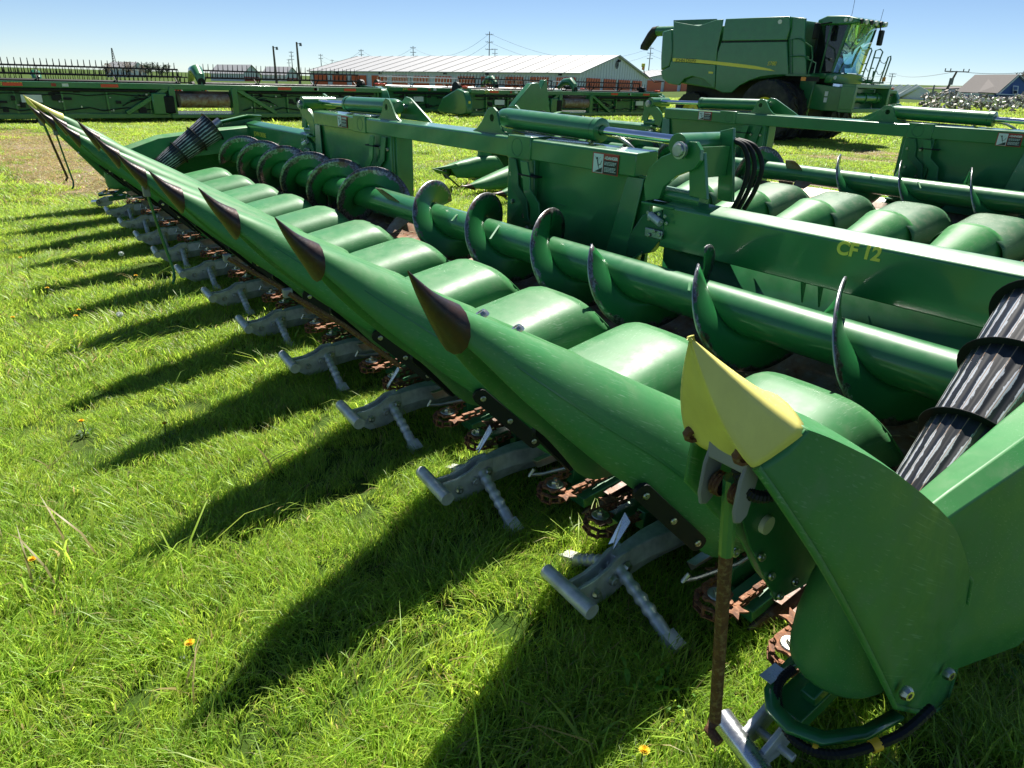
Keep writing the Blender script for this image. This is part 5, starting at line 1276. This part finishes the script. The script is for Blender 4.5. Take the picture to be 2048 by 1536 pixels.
# blue house
O = AD(2020, 200, 95); hs = thing('house', 'blue gabled house with white trim and grey shingle roof', 'house', tuple(O)); O = Vector(O)
back = Vector((FW[0], FW[1], 0))
g0, g1, ap = FP(1996, 189, 95), FP(2078, 193, 95), FP(2037, 152, 95)
MB().plate([g0, g1, ap], back*.2).build('gable_wall', 'blue_wall', hs); MB().plate([g0, g1, g1+Vector((0, 0, -3.2)), g0+Vector((0, 0, -3.2))], back*7).build('wall', 'blue_wall', hs)
MB().plate([FP(1995, 187, 94.6), FP(2079, 191.5, 94.6), FP(2079, 193.5, 94.6), FP(1995, 189, 94.6)], back*.3).build('trim_board', 'decal_white', hs)
for a_, c_ in ((g0, ap), (g1, ap)): MB().beam(a_-back*.1+Vector((0, 0, .08)), c_-back*.1+Vector((0, 0, .12)), .12, .22, up=(0, 0, 1)).build('barge_board', 'decal_white', hs)
MB().plate([FP(1994.5, 188, 94.8), FP(2037, 150.5, 94.8), FP(2037, 150.5, 94.8)+back*10, FP(1994.5, 188, 94.8)+back*10], (0, 0, .12)).build('roof', 'brown_roof', hs); MB().plate([FP(2080, 193, 94.8), FP(2037, 150.5, 94.8), FP(2037, 150.5, 94.8)+back*10, FP(2080, 193, 94.8)+back*10], (0, 0, .12)).build('roof', 'brown_roof', hs)
MB().plate([FP(1956, 186, 96), FP(1995, 188, 95.4), FP(2026, 161, 98), FP(1977, 159, 100)], (0, 0, .12)).build('wing_roof', 'brown_roof', hs)
MB().plate([FP(1957, 187, 96.3), FP(1994, 189, 95.6), FP(1994, 200, 95.6), FP(1957, 200, 96.3)], back*5).build('wing_wall', 'decal_white', hs)
w_ = MB().plate([FP(2026, 171, 94.7), FP(2037, 172, 94.7), FP(2035, 188, 94.7), FP(2025, 187.5, 94.7)], -back*.08).build('window', 'decal_white', hs)
MB().plate([FP(2028, 173, 94.55), FP(2035, 173.6, 94.55), FP(2034, 180, 94.55), FP(2027.5, 179.5, 94.55)], -back*.05).build('pane', 'blue_wall', w_); MB().plate([FP(2027.5, 181, 94.55), FP(2034, 181.5, 94.55), FP(2033.5, 187, 94.55), FP(2027, 186.5, 94.55)], -back*.05).build('pane', 'pane', w_)
# scrap row
r_ = np.random.default_rng(5); sb = MB()
for i in range(420):
    t = r_.random(); px_ = 1842+t*260; top = 192-6*math.sin(t*9)-8*(.15 < t < .6)*r_.random(); py_ = r_.uniform(top, 222); d = r_.uniform(48, 56)
    p = AD(px_, py_, d); R = Euler(r_.uniform(0, 3, 3)).to_matrix(); s_ = r_.uniform(.06, .42, 3)*(1, .6, .5); sb.box(p, s_, R)
sc = sb.build('scrap_metal_heap', 'scrap', None, smooth=0); sc['kind'] = 'stuff'; tag(sc, 'long heap of mixed scrap metal parts in front of the houses', 'scrap heap')
sb = MB()
for i in range(520):
    t = r_.random(); px_ = 1850+t*250; top = 193-6*math.sin(t*9)-6*(.15 < t < .6)*r_.random(); py_ = r_.uniform(top, 216); p = AD(px_, py_, r_.uniform(47, 55)); sb.box(p, r_.uniform(.05, .24, 3)*(1.2, .6, .3), Euler(r_.uniform(0, 3, 3)).to_matrix())
sc = sb.build('pale_scrap_pieces', 'silver_reel', None, smooth=0); sc['kind'] = 'stuff'; tag(sc, 'pale bits of scrap scattered over the heap', 'scrap heap')

# ------------------------------------------------------------------ poles and wires
def pole(px_, top, d, label, mat='galv', r=.16, arms=(), arm_w=1.2, group='transmission poles on the horizon', name='power_pole', lean=0, base=None):
    T_ = AD(px_, top, d); gz = terrain(T_[0], T_[1]) if base is None else base
    B0 = np.array((T_[0], T_[1], gz)); 
    if lean: B0 = B0-lean*np.array((RT[0], RT[1], 0))
    h = T_[2]-gz; rt = thing(name, label, 'pole', tuple(B0), 0, group)
    top_l = T_-B0; MB().tube((0, 0, -.3), top_l, r*1.25, r*.75, 10).build('shaft', mat, rt)
    for i, z in enumerate(arms):
        c = Vector(top_l)*z; s_ = arm_w
        a = MB(); a.beam(c-Vector((RT[0], RT[1], 0))*s_, c+Vector((RT[0], RT[1], 0))*s_, r*.7, r*.8)
        for q in (-1, -.55, .55, 1): a.tube(c+Vector((RT[0], RT[1], 0))*s_*q, c+Vector((RT[0], RT[1], 0))*s_*q+Vector((0, 0, .35)), r*.4, n=6)
        a.build('crossarm', mat, rt)
    return rt, T_
tops = {}
specs = [(979, 63, 230, 'tall slim steel power pole behind the storage building ridge', .17, (.94, .80, .66)), (990, 97, 330, 'shorter steel power pole right beside the tallest one', .18, (.97, .85, .73)), (826, 92, 300, 'steel power pole with three crossarms next along from the tallest pole', .2, (.95, .82, .68)),
         (722, 98, 340, 'steel power pole above the middle of the storage roof', .2, (.95, .82, .68)), (641, 108, 400, 'far power pole at the storage roof end away from its gable', .22, (.95, .82)), (664, 119, 560, 'smallest power pole, fading beyond the storage roof', .25, (.95, .8)),
         (582, 102, 380, 'far power pole between the two light poles', .22, (.95, .82, .7)), (577, 118, 470, 'short far power pole beside the light poles', .22, (.95, .8)), (1302, 93, 300, 'power pole beside the unloading auger of the combine', .2, (.95, .82, .68)), (1786, 146, 260, 'power pole beyond the combine ladder', .17, (.93, .75))]
for px_, tp, d, lb, r0, ar in specs: tops[px_] = pole(px_, tp, d, lb, 'galv', r0, ar)[1]
for px_, tp, d, lb in ((546, 92, 86, 'shorter of the two wooden light poles by the storage building'), (593, 84, 82, 'taller wooden light pole nearest the storage building')):
    rt, T_ = pole(px_, tp, d, lb, 'wood', .14, (), group='light poles by the storage building', name='light_pole')
    c = Vector((0, 0, T_[2]-terrain(T_[0], T_[1])-.2)); q = Vector((RT[0], RT[1], 0))
    MB().path([c, c+q*.45+Vector((0, 0, .06))], .04, 6).build('lamp_arm', 'galv', rt); MB().tube(c+q*.45+Vector((0, 0, .12)), c+q*.45+Vector((0, 0, -.22)), .12, .17, 10).build('lamp_head', 'galv', rt)
rt, T_ = pole(1914, 142.5, 88, 'leaning wooden utility pole with crossarm and transformer by the shop', 'wood', .15, (.985,), 1.5, 'utility poles', lean=1.1)
tops[1914] = T_
c = T_-np.array(rt.location)-np.array((0, 0, 1.6)); MB().tube(tuple(c+np.array((-RT[0]*.4, -RT[1]*.4, 0))), tuple(c+np.array((-RT[0]*.4, -RT[1]*.4, .8))), .25, n=12).build('transformer', 'galv', rt)
pole(1869, 170, 92, 'thin vent pole above the white canopy hall', 'galv', .12, (), group='utility poles', name='vent_pole')
# lattice tower
T_ = AD(223, 96, 700); gz = terrain(T_[0], T_[1]); tw = thing('lattice_tower', 'tapering lattice radio tower above the far farm buildings', 'tower', (T_[0], T_[1], gz)); h = T_[2]-gz
b = MB()
for q in range(3):
    a_ = q*2.094; b.beam((math.cos(a_)*3.2, math.sin(a_)*3.2, 0), (math.cos(a_)*.4, math.sin(a_)*.4, h), .45, .45)
b.build('tower_leg', 'galv', tw); b = MB()
for i in range(12):
    for q in range(3):
        a0_, a1_ = q*2.094, (q+1)*2.094; r0, r1 = 3.2-2.8*i/12, 3.2-2.8*(i+1)/12; b.beam((math.cos(a0_)*r0, math.sin(a0_)*r0, h*i/12), (math.cos(a1_)*r1, math.sin(a1_)*r1, h*(i+1)/12), .25, .25)
b.build('lattice', 'galv', tw)
def wire(a, c, sag, label):
    a, c = Vector(a), Vector(c); pts = [a+(c-a)*t+Vector((0, 0, -4*sag*t*(1-t))) for t in np.linspace(0, 1, 17)]
    o = MB().path(pts, .022+.00006*((a+c)/2).length, 5).build('power_wire', 'galv'); tag(o, label, 'wire', 'overhead wires')
for a, c, s_ in ((979, 826, 5), (826, 722, 4), (722, 641, 4), (979, 1302, 6), (1302, 1786, 6)):
    for dz in (0, -2.6):
        wire(tops[a]+np.array((0, 0, dz-.6)), tops[c]+np.array((0, 0, dz-.6)), s_, 'thin sagging power line between the steel poles')
wire(tops[1914], AD(2200, 118, 80), .8, 'wire rising from the leaning pole over the blue house'); wire(tops[1786], tops[1914], 1.0, 'wire between the ladder side pole and the leaning pole')

# ------------------------------------------------------------------ far trees
def tree(px_, py_top, d, wpx, label, mat='leaf_far', n=900, seed=0, bare_=False):
    r_ = np.random.default_rng(seed); T_ = AD(px_, py_top, d); gz = terrain(T_[0], T_[1]); h = T_[2]-gz; R = wpx/F*d/2
    rt = thing('tree', label, 'tree', (T_[0], T_[1], gz), 0, 'far trees')
    MB().tube((0, 0, -.2), (0, 0, h*.75), R*.09, R*.03, 8).build('trunk', 'bark', rt)
    lm = MB()
    for i in range(9):
        a_ = r_.uniform(0, 6.28); z0 = h*r_.uniform(.3, .6); lm.path([(0, 0, z0), (math.cos(a_)*R*.4, math.sin(a_)*R*.4, z0+h*.15), (math.cos(a_)*R*.75, math.sin(a_)*R*.75, z0+h*.28)], [R*.03, R*.018, R*.006], 5)
    lm.build('limb', 'bark', rt)
    lf = MB(); cl = [(r_.normal(0, .42)*R, r_.normal(0, .42)*R, h*r_.uniform(.35, .95), R*r_.uniform(.25, .5)) for _ in range(16)]
    for i in range(n):
        c = cl[i % 16]; p = Vector((c[0], c[1], c[2]))+Vector(r_.normal(0, .45, 3))*c[3]
        p.z = min(p.z, h); s_ = h*r_.uniform(.018, .042)*(.6 if bare_ else 1); u = Vector(r_.normal(0, 1, 3)).normalized()*s_; w = u.orthogonal().normalized()*s_*.7
        lf.add([p-u, p+w, p+u, p-w], [(0, 1, 2, 3)])
    lf.build('crown', mat, rt, smooth=0)
for i, (px_, tp, d, w, lb, mt) in enumerate(((212, 127, 380, 30, 'bare brownish spring tree beside the white farm buildings', 'leaf_bud'), (250, 124, 390, 38, 'broad spring tree behind the white farm buildings', 'leaf_bud'), (285, 130, 400, 22, 'small pale tree between the farm buildings and the dark grove', 'leaf_bud'),
         (298, 124, 330, 26, 'leading dark green tree of the far grove', 'leaf_far'), (315, 126, 330, 28, 'middle dark green tree of the far grove', 'leaf_far'), (331, 128, 330, 22, 'last dark green tree of the far grove', 'leaf_far'), (2056, 142, 110, 40, 'budding tree behind the blue house roof', 'leaf_bud'))):
    tree(px_, tp, d, w, lb, mt, 900, 30+i)
